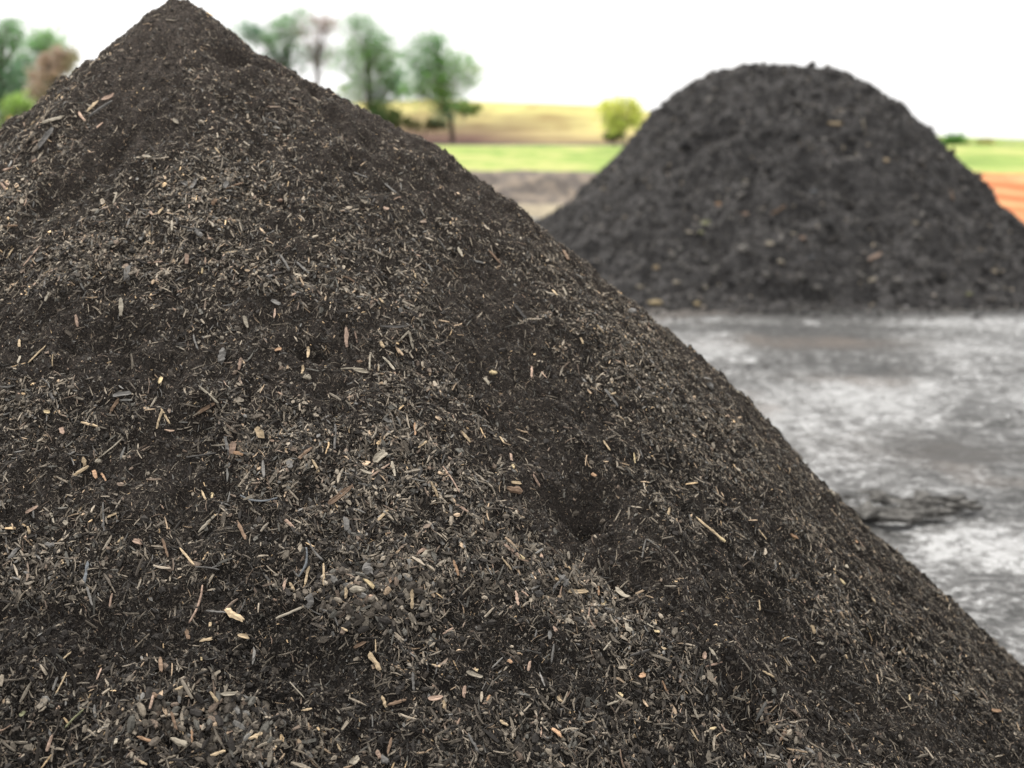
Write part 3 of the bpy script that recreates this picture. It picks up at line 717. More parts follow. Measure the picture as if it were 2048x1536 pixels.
RAW = """s 244 604 243 636 9 L;s 430 299 438 309 4 T;f 456 366 449 381 9 G;s 451 381 485 368 4 B;n 391 467 404 480 10 G;t 361 462 410 463 4 D;s 344 444 343 468 5 L;s 312 436 325 423 5 T;s 301 425 306 434 5 P
c 302 467 301 477 5 T;c 373 512 373 532 8 P;s 405 539 404 550 4 Y;s 446 509 472 506 4 T;s 296 526 326 527 4 P;s 29 501 15 522 4 T;s 83 496 49 535 5 P;f 88 519 73 532 8 G;s 93 558 90 581 5 G;s 98 589 91 610 5 L
s 151 633 156 656 6 P;c 40 682 41 698 6 T;t 67 405 66 423 3 G;t 235 386 229 413 4 L;s 81 236 59 260 6 T;s 76 319 67 328 7 P;s 0 343 29 341 5 P;s 2 369 16 387 6 P;f 345 245 356 255 7 L
s 94 699 54 730 4 T;t 106 712 105 736 2.5 T;s 42 715 36 731 5 L;f 322 759 317 777 7 Y;t 387 673 396 704 4 G;s 483 722 478 744 6 P;s 399 777 439 813 4 L;s 99 790 110 806 6 G;s 239 801 221 826 7 B;f 228 793 264 790 9 G
f 88 827 101 829 7 Y;s 164 846 197 857 5 T;t 260 865 198 920 3 L;f 125 862 129 875 9 P;c 169 922 172 936 9 T;n 194 925 199 932 10 L;s 202 948 213 967 4 O;f 394 835 430 822 7 B;c 469 914 487 920 9 O;t 374 918 433 910 4 D
c 452 878 456 904 8 G;s 405 988 415 1008 4 T;c 425 988 423 1001 5 Y;s 430 1042 399 1070 6 L;s 474 1045 491 1080 7 B;s 360 1101 389 1135 5 T;t 391 1135 439 1145 3 G;s 325 1080 337 1119 5 B;f 267 1086 286 1091 10 P
c 122 1120 129 1133 6 T;c 55 1062 58 1076 6 T;f 50 1031 73 1016 6 P;s 104 1029 109 1047 5 L;f 130 1046 136 1056 9 L;t 208 1015 210 1070 4 G;s 217 1040 234 1029 5 T;s 237 1088 247 1078 5 T;s 42 1099 19 1122 9 G;n 93 1093 112 1094 11 G
s 174 1179 185 1213 5 G;s 225 1192 220 1223 4 P;s 413 1225 451 1228 4 G;c 423 1248 422 1259 6 T;c 402 1285 426 1288 7 T;c 403 1314 404 1326 5 Y;f 374 1265 378 1283 8 B;f 477 1275 498 1282 8 T;f 321 1319 322 1350 8 B;s 283 1309 288 1327 5 G
s 306 1392 297 1427 5 P;s 290 1389 321 1405 9 B;c 418 1386 431 1407 6 T;s 368 1378 353 1386 5 T;f 439 1397 469 1394 8 L;s 345 1428 356 1467 6 B;s 386 1469 386 1493 4 O;s 275 1479 304 1488 6 O;s 104 1480 93 1505 7 P
s 420 1516 449 1505 6 T;s 277 1531 293 1534 5 T;s 338 1532 353 1526 5 T;t 133 1348 111 1397 3 T;s 114 1358 104 1386 5 G;s 205 1339 195 1363 4 P;t 169 1423 130 1456 4 V;c 233 1480 233 1492 7 L;s 142 1309 124 1326 3 T
n 562 404 561 413 9 P;s 710 668 715 691 3 P;t 681 742 727 743 3 L;f 707 747 736 751 7 L;s 617 697 616 720 6 T;s 608 733 604 759 5 T;f 548 705 562 704 8 O;f 486 638 494 660 8 L;s 551 621 550 640 4 P;f 542 602 560 614 8 G
t 557 511 580 550 5 G;s 593 528 619 554 5 G;s 684 557 720 572 5 B;f 915 502 924 513 6 L;s 758 359 789 394 5 G;s 707 352 736 357 4 G;c 768 422 777 422 6 P;c 762 690 768 700 7 T;s 816 668 826 699 6 L;s 815 666 797 684 4 L
s 766 720 789 743 5 L;s 759 600 766 608 4 T;s 828 551 830 560 4 T;s 624 534 641 539 5 T;f 762 657 810 659 6 D;n 715 728 724 732 6 B;s 667 854 669 901 6 G;s 852 886 836 898 4 T;s 830 849 831 873 4 O;s 623 927 638 946 5 T
s 779 935 740 959 4 P;f 720 945 742 953 6 L;s 784 930 790 959 6 L;s 527 922 529 959 6 G;f 577 925 580 938 12 G;s 861 968 877 1000 6 T;s 776 1025 756 1046 7 T;s 911 1012 934 1025 5 P;t 917 992 885 937 3 P;s 568 1039 589 1059 7 P
s 618 1142 610 1176 5 T;s 651 1135 651 1176 5 T;s 571 1163 569 1192 7 P;s 579 1171 589 1187 6 T;f 797 1148 763 1186 7 B;s 695 1179 694 1202 6 T;s 553 1246 608 1223 5 L;s 683 1260 696 1269 4 T;s 810 1116 830 1129 5 T;s 908 1129 917 1158 6 O
s 830 1112 852 1099 7 P;n 843 1122 862 1104 10 L;s 905 1257 885 1272 4 P;t 751 1283 752 1313 2.5 T;f 708 1296 731 1287 7 B;s 863 1334 881 1335 5 T;c 950 1340 953 1346 8 Y;s 824 1348 825 1386 6 G;s 764 1397 772 1414 7 T;s 775 1415 812 1405 7 B
f 855 1407 884 1404 10 P;c 887 1404 887 1420 8 T;s 930 1376 928 1400 7 P;s 972 1409 980 1394 5 O;s 604 1423 625 1425 4 T;t 580 1370 609 1404 2.5 L;f 697 1532 715 1518 12 L;n 765 1518 777 1530 13 G;s 754 1501 759 1521 8 P;s 783 1478 775 1510 5 B
s 935 1472 957 1510 5 G;s 674 1495 682 1508 4 T;s 550 1490 552 1500 5 T;s 1337 1018 1332 1034 6 T;f 1130 1187 1169 1189 9 T;s 1195 1174 1196 1195 5 O;c 1202 1218 1210 1208 9 Y;n 1208 1222 1228 1229 10 G;c 1250 1250 1260 1270 9 L
s 1263 1232 1306 1260 4 L;s 1029 1188 1036 1215 6 P;c 1307 1267 1317 1268 6 Y;c 1320 1297 1329 1301 6 T;c 1234 1391 1242 1395 9 Y;f 1408 1306 1405 1322 8 P;s 1417 1296 1434 1322 5 L;s 1408 1334 1443 1331 4 P;t 1260 1316 1298 1304 6 D
s 1211 1412 1234 1405 4 L;f 1101 1459 1119 1477 9 O;s 1379 1459 1395 1487 4 T;s 1000 1443 1016 1454 5 T;s 1112 1395 1124 1407 6 T;s 1076 1348 1088 1378 5 G;s 1321 1365 1334 1387 4 O;s 1418 1460 1430 1461 5 Y;s 1386 1423 1395 1447 5 L
c 1105 1261 1110 1270 8 P;c 1057 1329 1054 1345 6 P;c 1015 1325 1024 1326 8 O;s 1071 1264 1068 1280 4 G;s 998 877 1006 892 4 T;s 1063 954 1077 977 6 P;c 1182 951 1190 959 7 O;s 1266 912 1268 931 4 Y;s 1206 889 1219 910 4 T
s 1001 1120 1022 1143 4 T;f 967 760 976 773 7 L;s 1062 737 1062 758 5 P;f 1020 970 1040 970 6 T;s 1220 794 1230 789 4 T;c 1161 680 1165 690 5 T;s 1102 581 1113 595 5 T;s 1125 576 1133 595 4 L;f 1024 615 1053 644 7 D;s 936 524 970 530 5 G
s 972 501 1004 533 5 B;c 1676 1162 1688 1173 7 Y;f 1619 1255 1626 1269 8 T;s 1631 1290 1646 1292 5 L;s 1814 1394 1817 1407 5 Y;s 1516 1063 1530 1082 3 T;f 1577 1072 1594 1077 5 O;s 1563 1318 1575 1335 4 T;s 1619 1314 1629 1328 3 T
s 1523 1345 1545 1358 5 T;s 1516 1202 1516 1222 4 T;s 1606 1413 1612 1427 3.5 T;s 1975 1393 1989 1403 4 L;s 1695 1527 1697 1536 4 Y;c 1708 1083 1711 1088 7 O;s 1739 1202 1748 1210 6 T;f 1686 1135 1693 1140 9 L;c 1846 1221 1852 1222 6 L
t 1528 1508 1530 1534 3 G;s 1558 1510 1568 1529 5 G"""
for ln in RAW.replace('\n', ';').split(';'):
    q = ln.split()
    if len(q) == 7:
        piece(q[0], *[float(v) for v in q[1:6]], q[6])

def lean_words(X0, Y0, X1, Y1):
    if Y0 > Y1: X0, Y0, X1, Y1 = X1, Y1, X0, Y0
    a = math.degrees(math.atan2(Y1 - Y0, X1 - X0))
    return 'level' if a < 20 or a > 160 else 'upright' if 70 < a < 110 else 'falling to the right' if a <= 70 else 'falling to the left'
LAND = [(ITEMS[i][1] / 2 + ITEMS[i][3] / 2, ITEMS[i][2] / 2 + ITEMS[i][4] / 2, s) for i, s in
        [(0, 'the long pale stick'), (1, 'the tan rectangle'), (2, 'the torn pale flake'), (3, 'the pink spoon-shaped chip'), (4, 'the grey slat'), (6, 'the split brown wood'),
         (7, 'the long curved stem'), (8, 'the splintered tan wood'), (9, 'the upright pink splinter'), (11, 'the crossed tan sticks'), (13, 'the smile-shaped twig'), (16, 'the fat tan wedge'), (17, 'the rounded brown nugget'),
         (21, 'the blunt block'), (24, 'the ragged tan sliver'), (25, 'the crescent shaving'), (26, 'the tan block'), (29, 'the knobbly nugget'), (30, 'the orange square'), (31, 'the ridge wedge'),
         (32, 'the reddish edge chip'), (35, 'the blue-grey stick'), (36, 'the twisted root'), (41, 'the V-shaped bark'), (43, 'the clean tan peg'), (45, 'the olive flake'), (48, 'the brown log nugget'), (33, 'the cream lump')]]
LAND += [(1165, 1010, 'the dark hollow'), (345, 20, 'the peak'), (1500, 1425, 'the lower right hollow'), (1682, 1168, 'the lone yellow peg')]
used = set()
def auto_label(kind, X0, Y0, X1, Y1, w, col):
    cx, cy = (X0 + X1) / 2, (Y0 + Y1) / 2; L = math.hypot(X1 - X0, Y1 - Y0)
    size = 'tiny' if L < 13 else 'small' if L < 21 else 'mid-sized' if L < 32 else 'long'
    thick = 'thin' if w <= 4 else 'broad' if w >= 8 else ''
    o = sorted(LAND, key=lambda q: math.hypot(q[0] - cx, q[1] - cy))
    for m in range(0, 4):
        q = o[m]; dx, dy = cx - q[0], cy - q[1]; dd = math.hypot(dx, dy)
        side = ('right of' if dx > 0 else 'left of') if abs(dx) > 1.8 * abs(dy) else ('below' if dy > 0 else 'above') if abs(dy) > 1.8 * abs(dx) else ('below and right of' if dy > 0 and dx > 0 else 'below and left of' if dy > 0 else 'above and right of' if dx > 0 else 'above and left of')
        far = 'just ' if dd < 60 else '' if dd < 150 else 'far '
        lab = ' '.join(f"{size} {thick} {CN[col]} {KN[kind][1]} {lean_words(X0, Y0, X1, Y1)}, {far}{side} {q[2]}".split())
        if lab not in used and len(lab.split()) <= 15: break
    n = 1
    base_l = lab
    if len(lab.split()) > 15:
        q = o[0]; lab = base_l = f"{size} {CN[col]} {KN[kind][1]} {far}{side} {q[2]}"
    while lab in used and n < 5:
        n += 1; lab = base_l.replace(KN[kind][1], {2: 'weathered', 3: 'cracked', 4: 'worn', 5: 'chipped'}[n] + ' ' + KN[kind][1], 1)
    return lab

# more dark and grey pieces, picked where the coarse layer is thick, to make up the 300 that show largest
rngI = np.random.default_rng(77)
cen = np.array([((i[1] + i[3]) / 2, (i[2] + i[4]) / 2) for i in ITEMS])
q = scatter(6000, rngI, lambda D: D ** 2, 0)
q = q[(q[:, 6] > 15) & (q[:, 6] < 2030) & (q[:, 7] > 60) & (q[:, 7] < 1525)]
extra = []
for row in q:
    if len(ITEMS) >= 300: break
    X, Y = row[6], row[7]
    if np.min(np.hypot(cen[:, 0] - X, cen[:, 1] - Y)) < 34: continue
    cen = np.vstack([cen, [X, Y]])
    kd = rngI.choice(['s', 's', 'c', 'f', 'n', 't']); L = rngI.uniform(20, 40) * (0.75 + 0.35 * Y / 1536) * (0.6 if kd == 'n' else 1); a = rngI.uniform(0, math.pi)
    w = {'s': rngI.uniform(4, 7), 'c': rngI.uniform(6, 9), 'f': rngI.uniform(8, 12), 'n': rngI.uniform(9, 13), 't': rngI.uniform(3, 4.5)}[kd]
    cl_ = rngI.choice(['G', 'L', 'B', 'D', 'P', 'S'], p=[.3, .2, .22, .12, .12, .04])
    piece(kd, X - L / 2 * math.cos(a), Y - L / 2 * math.sin(a), X + L / 2 * math.cos(a), Y + L / 2 * math.sin(a), w, cl_)

def build_piece(it, hitfn, rng, lift=0.004, grp=None):
    kind, X0, Y0, X1, Y1, w, col, label, bow, tip = it
    (a, na), (b, nb), (m_, nm) = hitfn(X0, Y0), hitfn(X1, Y1), hitfn((X0 + X1) / 2, (Y0 + Y1) / 2)
    _, _, d = proj(m_[0], m_[1], m_[2]); nm = (na + nb + nm) / 3; nm /= np.linalg.norm(nm)
    d_ = 0
    if abs(a[1] - b[1]) > 2.6 * np.linalg.norm([X1 - X0, Y1 - Y0]) * d / FPX:      # one end slipped past an edge
        b = a + (m_ - a) * 2
        if np.linalg.norm(b - a) > 3 * np.linalg.norm([X1 - X0, Y1 - Y0]) * d / FPX: b = a + (b - a) * 0.3
    W_ = w * d / FPX
    for hx_, hy_, hr_, hs_ in ((745, 1195, 130, 80), (410, 1450, 155, 85)):      # lying on top of the heaps of nuggets
        if hitfn is hit and (((X0 + X1) / 2 - hx_) / hr_) ** 2 + (((Y0 + Y1) / 2 - hy_) / hs_) ** 2 < 1: lift = 0.011
    c0 = (a + b) / 2; up = m_ + nm * (W_ * 0.25 + lift) - c0
    tl = rng.normal(0, 0.10)
    off = up * 1.0
    a2, b2 = a + off + nm * tl * np.linalg.norm(b - a) * .5, b + off - nm * tl * np.linalg.norm(b - a) * .5
    o0 = (a2 + b2) / 2
    colr = np.array(PC[col]) * rng.uniform(0.85, 1.12) * (0.62 if hitfn is hitF_ else 1)
    if kind == 's': V, f, c = rod(a2 - o0, b2 - o0, W_, W_ * .5, nm, rng, 8, 5, bow, .55, .16)
    elif kind == 't': V, f, c = rod(a2 - o0, b2 - o0, W_, W_, nm, rng, 11, 7, bow + rng.normal(0, .025), .75, .10, 0.02)
    elif kind == 'c': V, f, c = rod(a2 - o0, b2 - o0, W_, W_ * .45, nm, rng, 5, 5, bow, .85, .14)
    elif kind == 'n': V, f, c = rod(a2 - o0, b2 - o0, W_, W_ * .7, nm, rng, 6, 7, bow, .62, .17)
    else: V, f, c = flake(a2 - o0, b2 - o0, W_ * 1.05, nm, rng)
    tint = colr * rng.uniform(.88, 1.12, (len(V), 1))
    o = mesh_from(KN[kind][0], V, f, c, M_wood, tint, kind == 't', None, o0)
    tag(o, label or auto_label(kind, X0, Y0, X1, Y1, w, col), KN[kind][2], grp)
    used.add(o['label'])
    if tip:
        ax_ = (b2 - a2) / np.linalg.norm(b2 - a2)
        V, f, c = rod((b2 - o0) - ax_ * W_ * 2.2, (b2 - o0) + ax_ * W_ * .4, W_ * 1.08, W_ * .62, nm, rng, 4, 6, 0, .8, .08)
        mesh_from('cut_end', V, f, c, M_wood, np.array(PC[tip]) * np.ones((len(V), 1)), False, o)
    return o
rngB = np.random.default_rng(5)
for it in ITEMS:
    build_piece(it, hit, rngB, grp='loose wood pieces lying on the near pile')

# ------------------------------------------------------------------ far pile
BX, BY, BZ = 3.333, 18.2, 2.675
RK2 = np.array([0, .2, .4, .6, .8, 1, 1.2, 1.4, 1.6, 1.8, 2.0, 2.2, 2.4, 2.6, 2.8, 3.0, 3.3, 3.7, 4.2])
DR2 = np.array([0.0, 0.01, 0.03, 0.045, 0.13, 0.255, 0.35, 0.46, 0.625, 0.83, 1.07, 1.265, 1.48, 1.651, 1.825, 2.039, 2.3, 2.641, 2.9])
DL2 = np.array([0.0, 0.0, 0.012, 0.05, 0.115, 0.215, 0.34, 0.52, 0.735, 0.96, 1.19, 1.4, 1.6, 1.757, 1.91, 2.044, 2.3, 2.645, 2.9])
DF2 = np.interp(RK2, [0, .4, .8, 1.2, 3.05, 3.3, 4.2], [0, .06, .26, .58, 2.5, 2.68, 2.95])
fx_ = axis([(-2.5, -1.6, 0.1), (-1.6, 8.4, 0.03), (8.4, 9, 0.1)]); fy_ = axis([(13.6, 18.8, 0.03), (18.8, 22.6, 0.1)])
hx, hy = np.meshgrid(fx_, fy_)
ex, ey = hx - BX, hy - BY
pn = 2.5
r2 = (np.abs(ex) ** pn + np.abs(ey) ** pn) ** (1 / pn); rh = np.maximum(np.hypot(ex, ey), 1e-6)
c2, s2_ = ex / rh, ey / rh
fbase = BZ - (np.maximum(c2, 0) ** 2 * np.interp(r2, RK2, DR2) + np.maximum(-c2, 0) ** 2 * np.interp(r2, RK2, DL2) + s2_ ** 2 * np.interp(r2, RK2, DF2))
frel = sstep(0.3, 1.9, r2) * (0.26 * fbm(hx * 0.9, hy * 0.9, 3, 301) + 0.27 * fbm(hx * 2.0, hy * 4.2, 3, 302)) + (0.06 + 0.17 * sstep(0.4, 1.8, r2)) * fbm(hx * 4.4, hy * 9, 3, 303) + 0.06 * fbm(hx * 15, hy * 17, 3, 304)
frel += 0.10 * (0.5 - np.abs(2 * fbm(hx * 1.7, hy * 2.4, 3, 305))) * sstep(0.3, 1.2, r2)
XF, YF, dF = proj(hx, hy, fbase)
for (px_, py_, rx_, ry_, am) in [(1760, 460, 60, 22, -.12), (1660, 470, 100, 10, .05), (1850, 380, 60, 60, -.06), (1530, 505, 150, 20, .08), (1330, 450, 80, 16, -.06), (1290, 480, 90, 12, -.06),
                                 (1450, 190, 60, 16, -.05), (1690, 250, 40, 16, .05), (1900, 520, 60, 60, -.06), (1600, 570, 140, 10, .05)]:
    frel += am * np.exp(-((XF - px_) / rx_) ** 2 - ((YF - py_) / ry_) ** 2)
zF = np.maximum(fbase + frel, -0.1)
farp = empty('compost_pile', (BX, BY, 0))
tag(farp, 'blurred black rounded compost pile standing alone on the wet yard behind the brown one', 'compost pile')
fb = mesh_from
fbo = grid_mesh('pile_body', None, None, zF, M_far, gx=hx, gy=hy); fbo.parent = farp; fbo.location = (-BX, -BY, 0)
def bilF(A, x, y):
    i = np.clip(np.searchsorted(fx_, x) - 1, 0, len(fx_) - 2); j = np.clip(np.searchsorted(fy_, y) - 1, 0, len(fy_) - 2)
    fx = (x - fx_[i]) / (fx_[i + 1] - fx_[i]); fy = (y - fy_[j]) / (fy_[j + 1] - fy_[j])
    return (A[j, i] * (1 - fx) + A[j, i + 1] * fx) * (1 - fy) + (A[j + 1, i] * (1 - fx) + A[j + 1, i + 1] * fx) * fy
FGY, FGX = np.gradient(fbase + frel, fy_, fx_)
FGX, FGY = blur(FGX, 4), blur(FGY, 4)
def surfF(x, y):
    z = bilF(zF, x, y); a = bilF(FGX, x, y); c = bilF(FGY, x, y)
    n = np.stack([-a, -c, np.ones_like(a)], -1); n /= np.linalg.norm(n, axis=-1)[..., None]
    return z, n
def hitF(X, Y):
    d = ray(X, Y); tt = np.linspace(13, 21, 1600)
    P = d[None] * (tt / d[1])[:, None] + np.array([0, 0, CAMH])
    k = np.nonzero(P[:, 2] < np.maximum(bilF(zF, P[:, 0], P[:, 1]), 0))[0]
    k = k[0] if len(k) else 700
    p = P[k].copy(); zz, n = surfF(p[0:1], p[1:2])
    return np.array([p[0], p[1], max(zz[0], 0)]), n[0]

def far_layer(n, seed, K, Sd, Lmed, sig, asp, thk, jit, pal, tilt=0.4, lift=0.5, Lmax=0.12):
    rng = np.random.default_rng(seed)
    x = rng.uniform(-1.3, 8.2, n); y = rng.uniform(14.0, 18.7, n)
    z, nr = surfF(x, y)
    k = z > 0.0; x, y, z, nr = x[k], y[k], z[k], nr[k]; n = len(x)
    L = np.clip(Lmed * np.exp(rng.normal(0, sig, n)), 0.01, Lmax); Wd = L * rng.uniform(*asp, n); Th = Wd * rng.uniform(*thk, n)
    t = rand_tangent(nr, rng, tilt)
    v, F, cnt, per = chips(np.stack([x, y, z], -1) + nr * (Th * lift)[:, None], t, nr, L, Wd, Th, K, Sd, rng, 0.04, 0.55, jit)
    pal = np.array(pal); c = pal[rng.integers(0, len(pal), n)] * rng.uniform(0.7, 1.35, (n, 1))
    return v, F, cnt, np.repeat(c, per, 0)
DARK = [[0.025, 0.0245, 0.0245], [0.044, 0.042, 0.042], [0.064, 0.061, 0.060], [0.056, 0.052, 0.049], [0.115, 0.108, 0.1]]
PALE = [[0.16, 0.14, 0.12], [0.10, 0.09, 0.08], [0.2, 0.17, 0.13]]
cl = join('clod_layer', [far_layer(16000, 21, 3, 5, 0.024, 0.6, (0.5, 0.9), (0.6, 0.9), 0.25, DARK), far_layer(20000, 22, 3, 3, 0.040, 0.4, (0.15, 0.3), (0.5, 0.9), 0.2, DARK + [[0.08, 0.07, 0.06]], 0.2, 0.4, 0.07),
                         far_layer(900, 23, 3, 4, 0.032, 0.35, (0.3, 0.7), (0.3, 0.6), 0.2, PALE, 0.3, 0.8)], M_clod, farp, (-BX, -BY, 0))
tag(cl, kind='stuff')

# crumbs and clods spilled on the yard round the foot of the piles
rngG = np.random.default_rng(41); n_ = 8000
gx_ = rngG.uniform(0.2, 8.5, n_); gy_ = np.where(rngG.random(n_) < 0.97, 15.6 - np.abs(rngG.normal(0, 0.5, n_)), rngG.uniform(5, 15, n_))
zg = 0.02 + 0 * gx_
Xg, Yg, dg = proj(gx_, gy_, zg); Lg = 0.022 * np.exp(rngG.normal(0, 0.5, n_)); up_ = np.tile([0, 0, 1.0], (n_, 1))
vv_, ff_, cc_, per_ = chips(np.stack([gx_, gy_, zg - 0.006], -1), rand_tangent(up_, rngG, 0.3), up_, Lg, Lg * 0.6, Lg * 0.45, 3, 5, rngG, 0.03, 0.6, 0.25)
tg = np.array(DARK)[rngG.integers(0, 5, n_)] * rngG.uniform(0.7, 2.2, (n_, 1))
tag(mesh_from('spilled_compost', vv_, ff_, cc_, M_clod, np.repeat(tg, per_, 0)), kind='stuff')
# broken plates of dried mud crust beside the near pile
MP = [(1722, 1028, 80, 20, 'mud plate at the left end of the broken crust, touching the near pile outline'), (1762, 1000, 110, 16, 'long back plate of the broken dark mud crust'),
      (1800, 1036, 120, 14, 'jagged front lip of the broken dark mud crust'), (1838, 1004, 90, 15, 'middle tilted plate of the broken dark mud crust'),
      (1872, 1024, 80, 12, 'low plate at the right end of the broken dark mud crust'), (1925, 1012, 70, 8, 'thin outlying mud plate right of the broken crust'),
      (1790, 1016, 100, 12, 'plate wedged in the centre of the broken dark mud crust'), (1745, 990, 60, 7, 'small rearmost mud plate behind the broken crust'),
      (1830, 1022, 70, 8, 'narrow splinter of mud crust between the front lip and the middle plate'), (1895, 1000, 60, 6, 'small rear mud plate at the right of the broken crust')]
rngM = np.random.default_rng(23)
for X_, Y_, w_, h_, lb in MP:
    c_ = gp(X_, Y_, 0.03); _, _, d_ = proj(*c_); L_ = w_ * d_ / FPX; D_ = h_ * 0.008
    ax_ = np.array([1.0, rngM.normal(0, 0.35), 0]); ax_ /= np.linalg.norm(ax_)
    nm_ = np.array([rngM.normal(0, 0.06), rngM.uniform(-0.05, 0.12), 1.0]); nm_ /= np.linalg.norm(nm_)
    V, f, c = flake(-ax_ * L_ / 2, ax_ * L_ / 2, D_ * 1.2, nm_, rngM, 0.05, 0.62, 0.02)
    V = V + rngM.normal(0, 0.004, V.shape)
    o = mesh_from('mud_plate', V, f, c, M_clod, np.tile(np.array([0.10, 0.096, 0.09]), (len(V), 1)) * rngM.uniform(0.8, 1.2, (len(V), 1)), False, None, c_ + np.array([0, 0, rngM.uniform(-0.012, 0.008)]))
    tag(o, lb, 'mud plate', 'plates of broken mud crust')
# pale bits one can pick out on the far pile and on the ground at its foot
FAR = [('s', 1655, 250, 1684, 251, 9, 'T', 'long tan piece of wood lying level high on the far black pile'), ('t', 1722, 240, 1728, 262, 5, 'L', 'curved pale stick high on the right of the far black pile'),
       ('n', 1766, 323, 1776, 325, 10, 'T', 'pale tan chip right of middle on the upper far pile'), ('n', 1488, 362, 1498, 364, 9, 'L', 'grey chip in the middle of the far black pile'),
       ('n', 1622, 386, 1633, 387, 10, 'S', 'bluish grey stone-like bit in the centre of the far black pile'), ('n', 1432, 411, 1443, 412, 10, 'O', 'orange bit left of centre on the far black pile, above the yellow leaf'),
       ('f', 1403, 449, 1420, 450, 14, 'V', 'bright yellow-green leaf on the left of the far black pile'), ('n', 1398, 466, 1408, 467, 9, 'V', 'dull yellowish bit just under the yellow-green leaf'),
       ('n', 1372, 467, 1382, 468, 8, 'L', 'grey bit left of the dull yellowish one on the far pile'), ('s', 1541, 431, 1570, 413, 8, 'B', 'brown stick rising to the right on the far pile'),
       ('n', 1581, 470, 1591, 471, 8, 'L', 'small grey bit left of a pink one on the lower far pile'), ('n', 1598, 479, 1609, 480, 10, 'P', 'pinkish bit right of a small grey one on the lower far pile'),
       ('f', 1532, 489, 1547, 490, 12, 'L', 'broad pale flake at lower centre of the far pile'), ('n', 1553, 527, 1566, 528, 12, 'L', 'pale round stone-like bit near the foot of the far pile'),
       ('n', 1617, 518, 1627, 519, 9, 'S', 'bluish bit near the foot of the far pile, right of centre'), ('s', 1736, 524, 1763, 510, 10, 'P', 'pinkish stick rising to the right near the foot of the far pile'),
       ('f', 1738, 563, 1755, 560, 10, 'L', 'pale flat bit low on the far pile under the pinkish stick'), ('n', 1824, 448, 1835, 449, 10, 'L', 'upper one of two pale grey bits on the right of the far pile'),
       ('n', 1826, 477, 1838, 478, 11, 'G', 'lower one of two pale grey bits on the right of the far pile'), ('n', 1357, 501, 1367, 502, 10, 'G', 'dull grey bit at lower left of the far pile'),
       ('n', 1308, 538, 1318, 539, 10, 'T', 'tan bit at the lower left edge of the far pile'), ('n', 1274, 577, 1285, 578, 9, 'L', 'pale bit at the very foot of the far pile beside the near pile'),
       ('n', 1346, 568, 1358, 569, 11, 'L', 'pale grey lump at the left foot of the far pile'), ('n', 1403, 577, 1413, 578, 9, 'L', 'small grey lump right of the pale grey lump at the far pile foot'),
       ('n', 1931, 591, 1941, 592, 9, 'V', 'olive bit at the right foot of the far pile'), ('s', 1900, 380, 1904, 405, 6, 'B', 'dull upright stick on the right flank of the far pile'),
       ('n', 1483, 431, 1495, 432, 9, 'P', 'dull pink bit left of the brown stick on the far pile'),
       ('n', 1296, 608, 1322, 609, 12, 'Y', 'cream-coloured lump on the ground at the left foot of the far pile'), ('n', 1388, 611, 1399, 612, 10, 'Y', 'small whitish lump on the ground in front of the far pile')]
hitF_ = hitF
for f_ in FAR:
    f_ = list(f_); f_[5] *= 0.85
    build_piece([*f_, 0.0, None], hitF, rngB, lift=0.012, grp='pale bits on the far pile')

# ------------------------------------------------------------------ trees and bushes
def tube(pts, rads, S_=6):
    pts = np.array(pts, float); n = len(pts); V = []
    d = np.gradient(pts, axis=0); d /= np.linalg.norm(d, axis=1)[:, None] + 1e-9
    for i in range(n):
        a = np.cross(d[i], [0.13, 0.99, 0.07]); a /= np.linalg.norm(a); b = np.cross(d[i], a)
        for s in range(S_):
            th = 2 * math.pi * s / S_
            V.append(pts[i] + rads[i] * (math.cos(th) * a + math.sin(th) * b))
    f = []; c = []
    for i in range(n - 1):
        for s in range(S_):
            s1 = (s + 1) % S_
            f += [i * S_ + s, i * S_ + s1, (i + 1) * S_ + s1, (i + 1) * S_ + s]; c.append(4)
    f += list(range(S_))[::-1]; c.append(S_); f += [(n - 1) * S_ + s for s in range(S_)]; c.append(S_)
    return np.array(V), np.array(f), np.array(c)

def merge(parts):
    V = []; Fs = []; C = []; off = 0
    for v, f, c in parts:
        V.append(v); Fs.append(f + off); C.append(c); off += len(v)
    return np.concatenate(V), np.concatenate(Fs), np.concatenate(C)

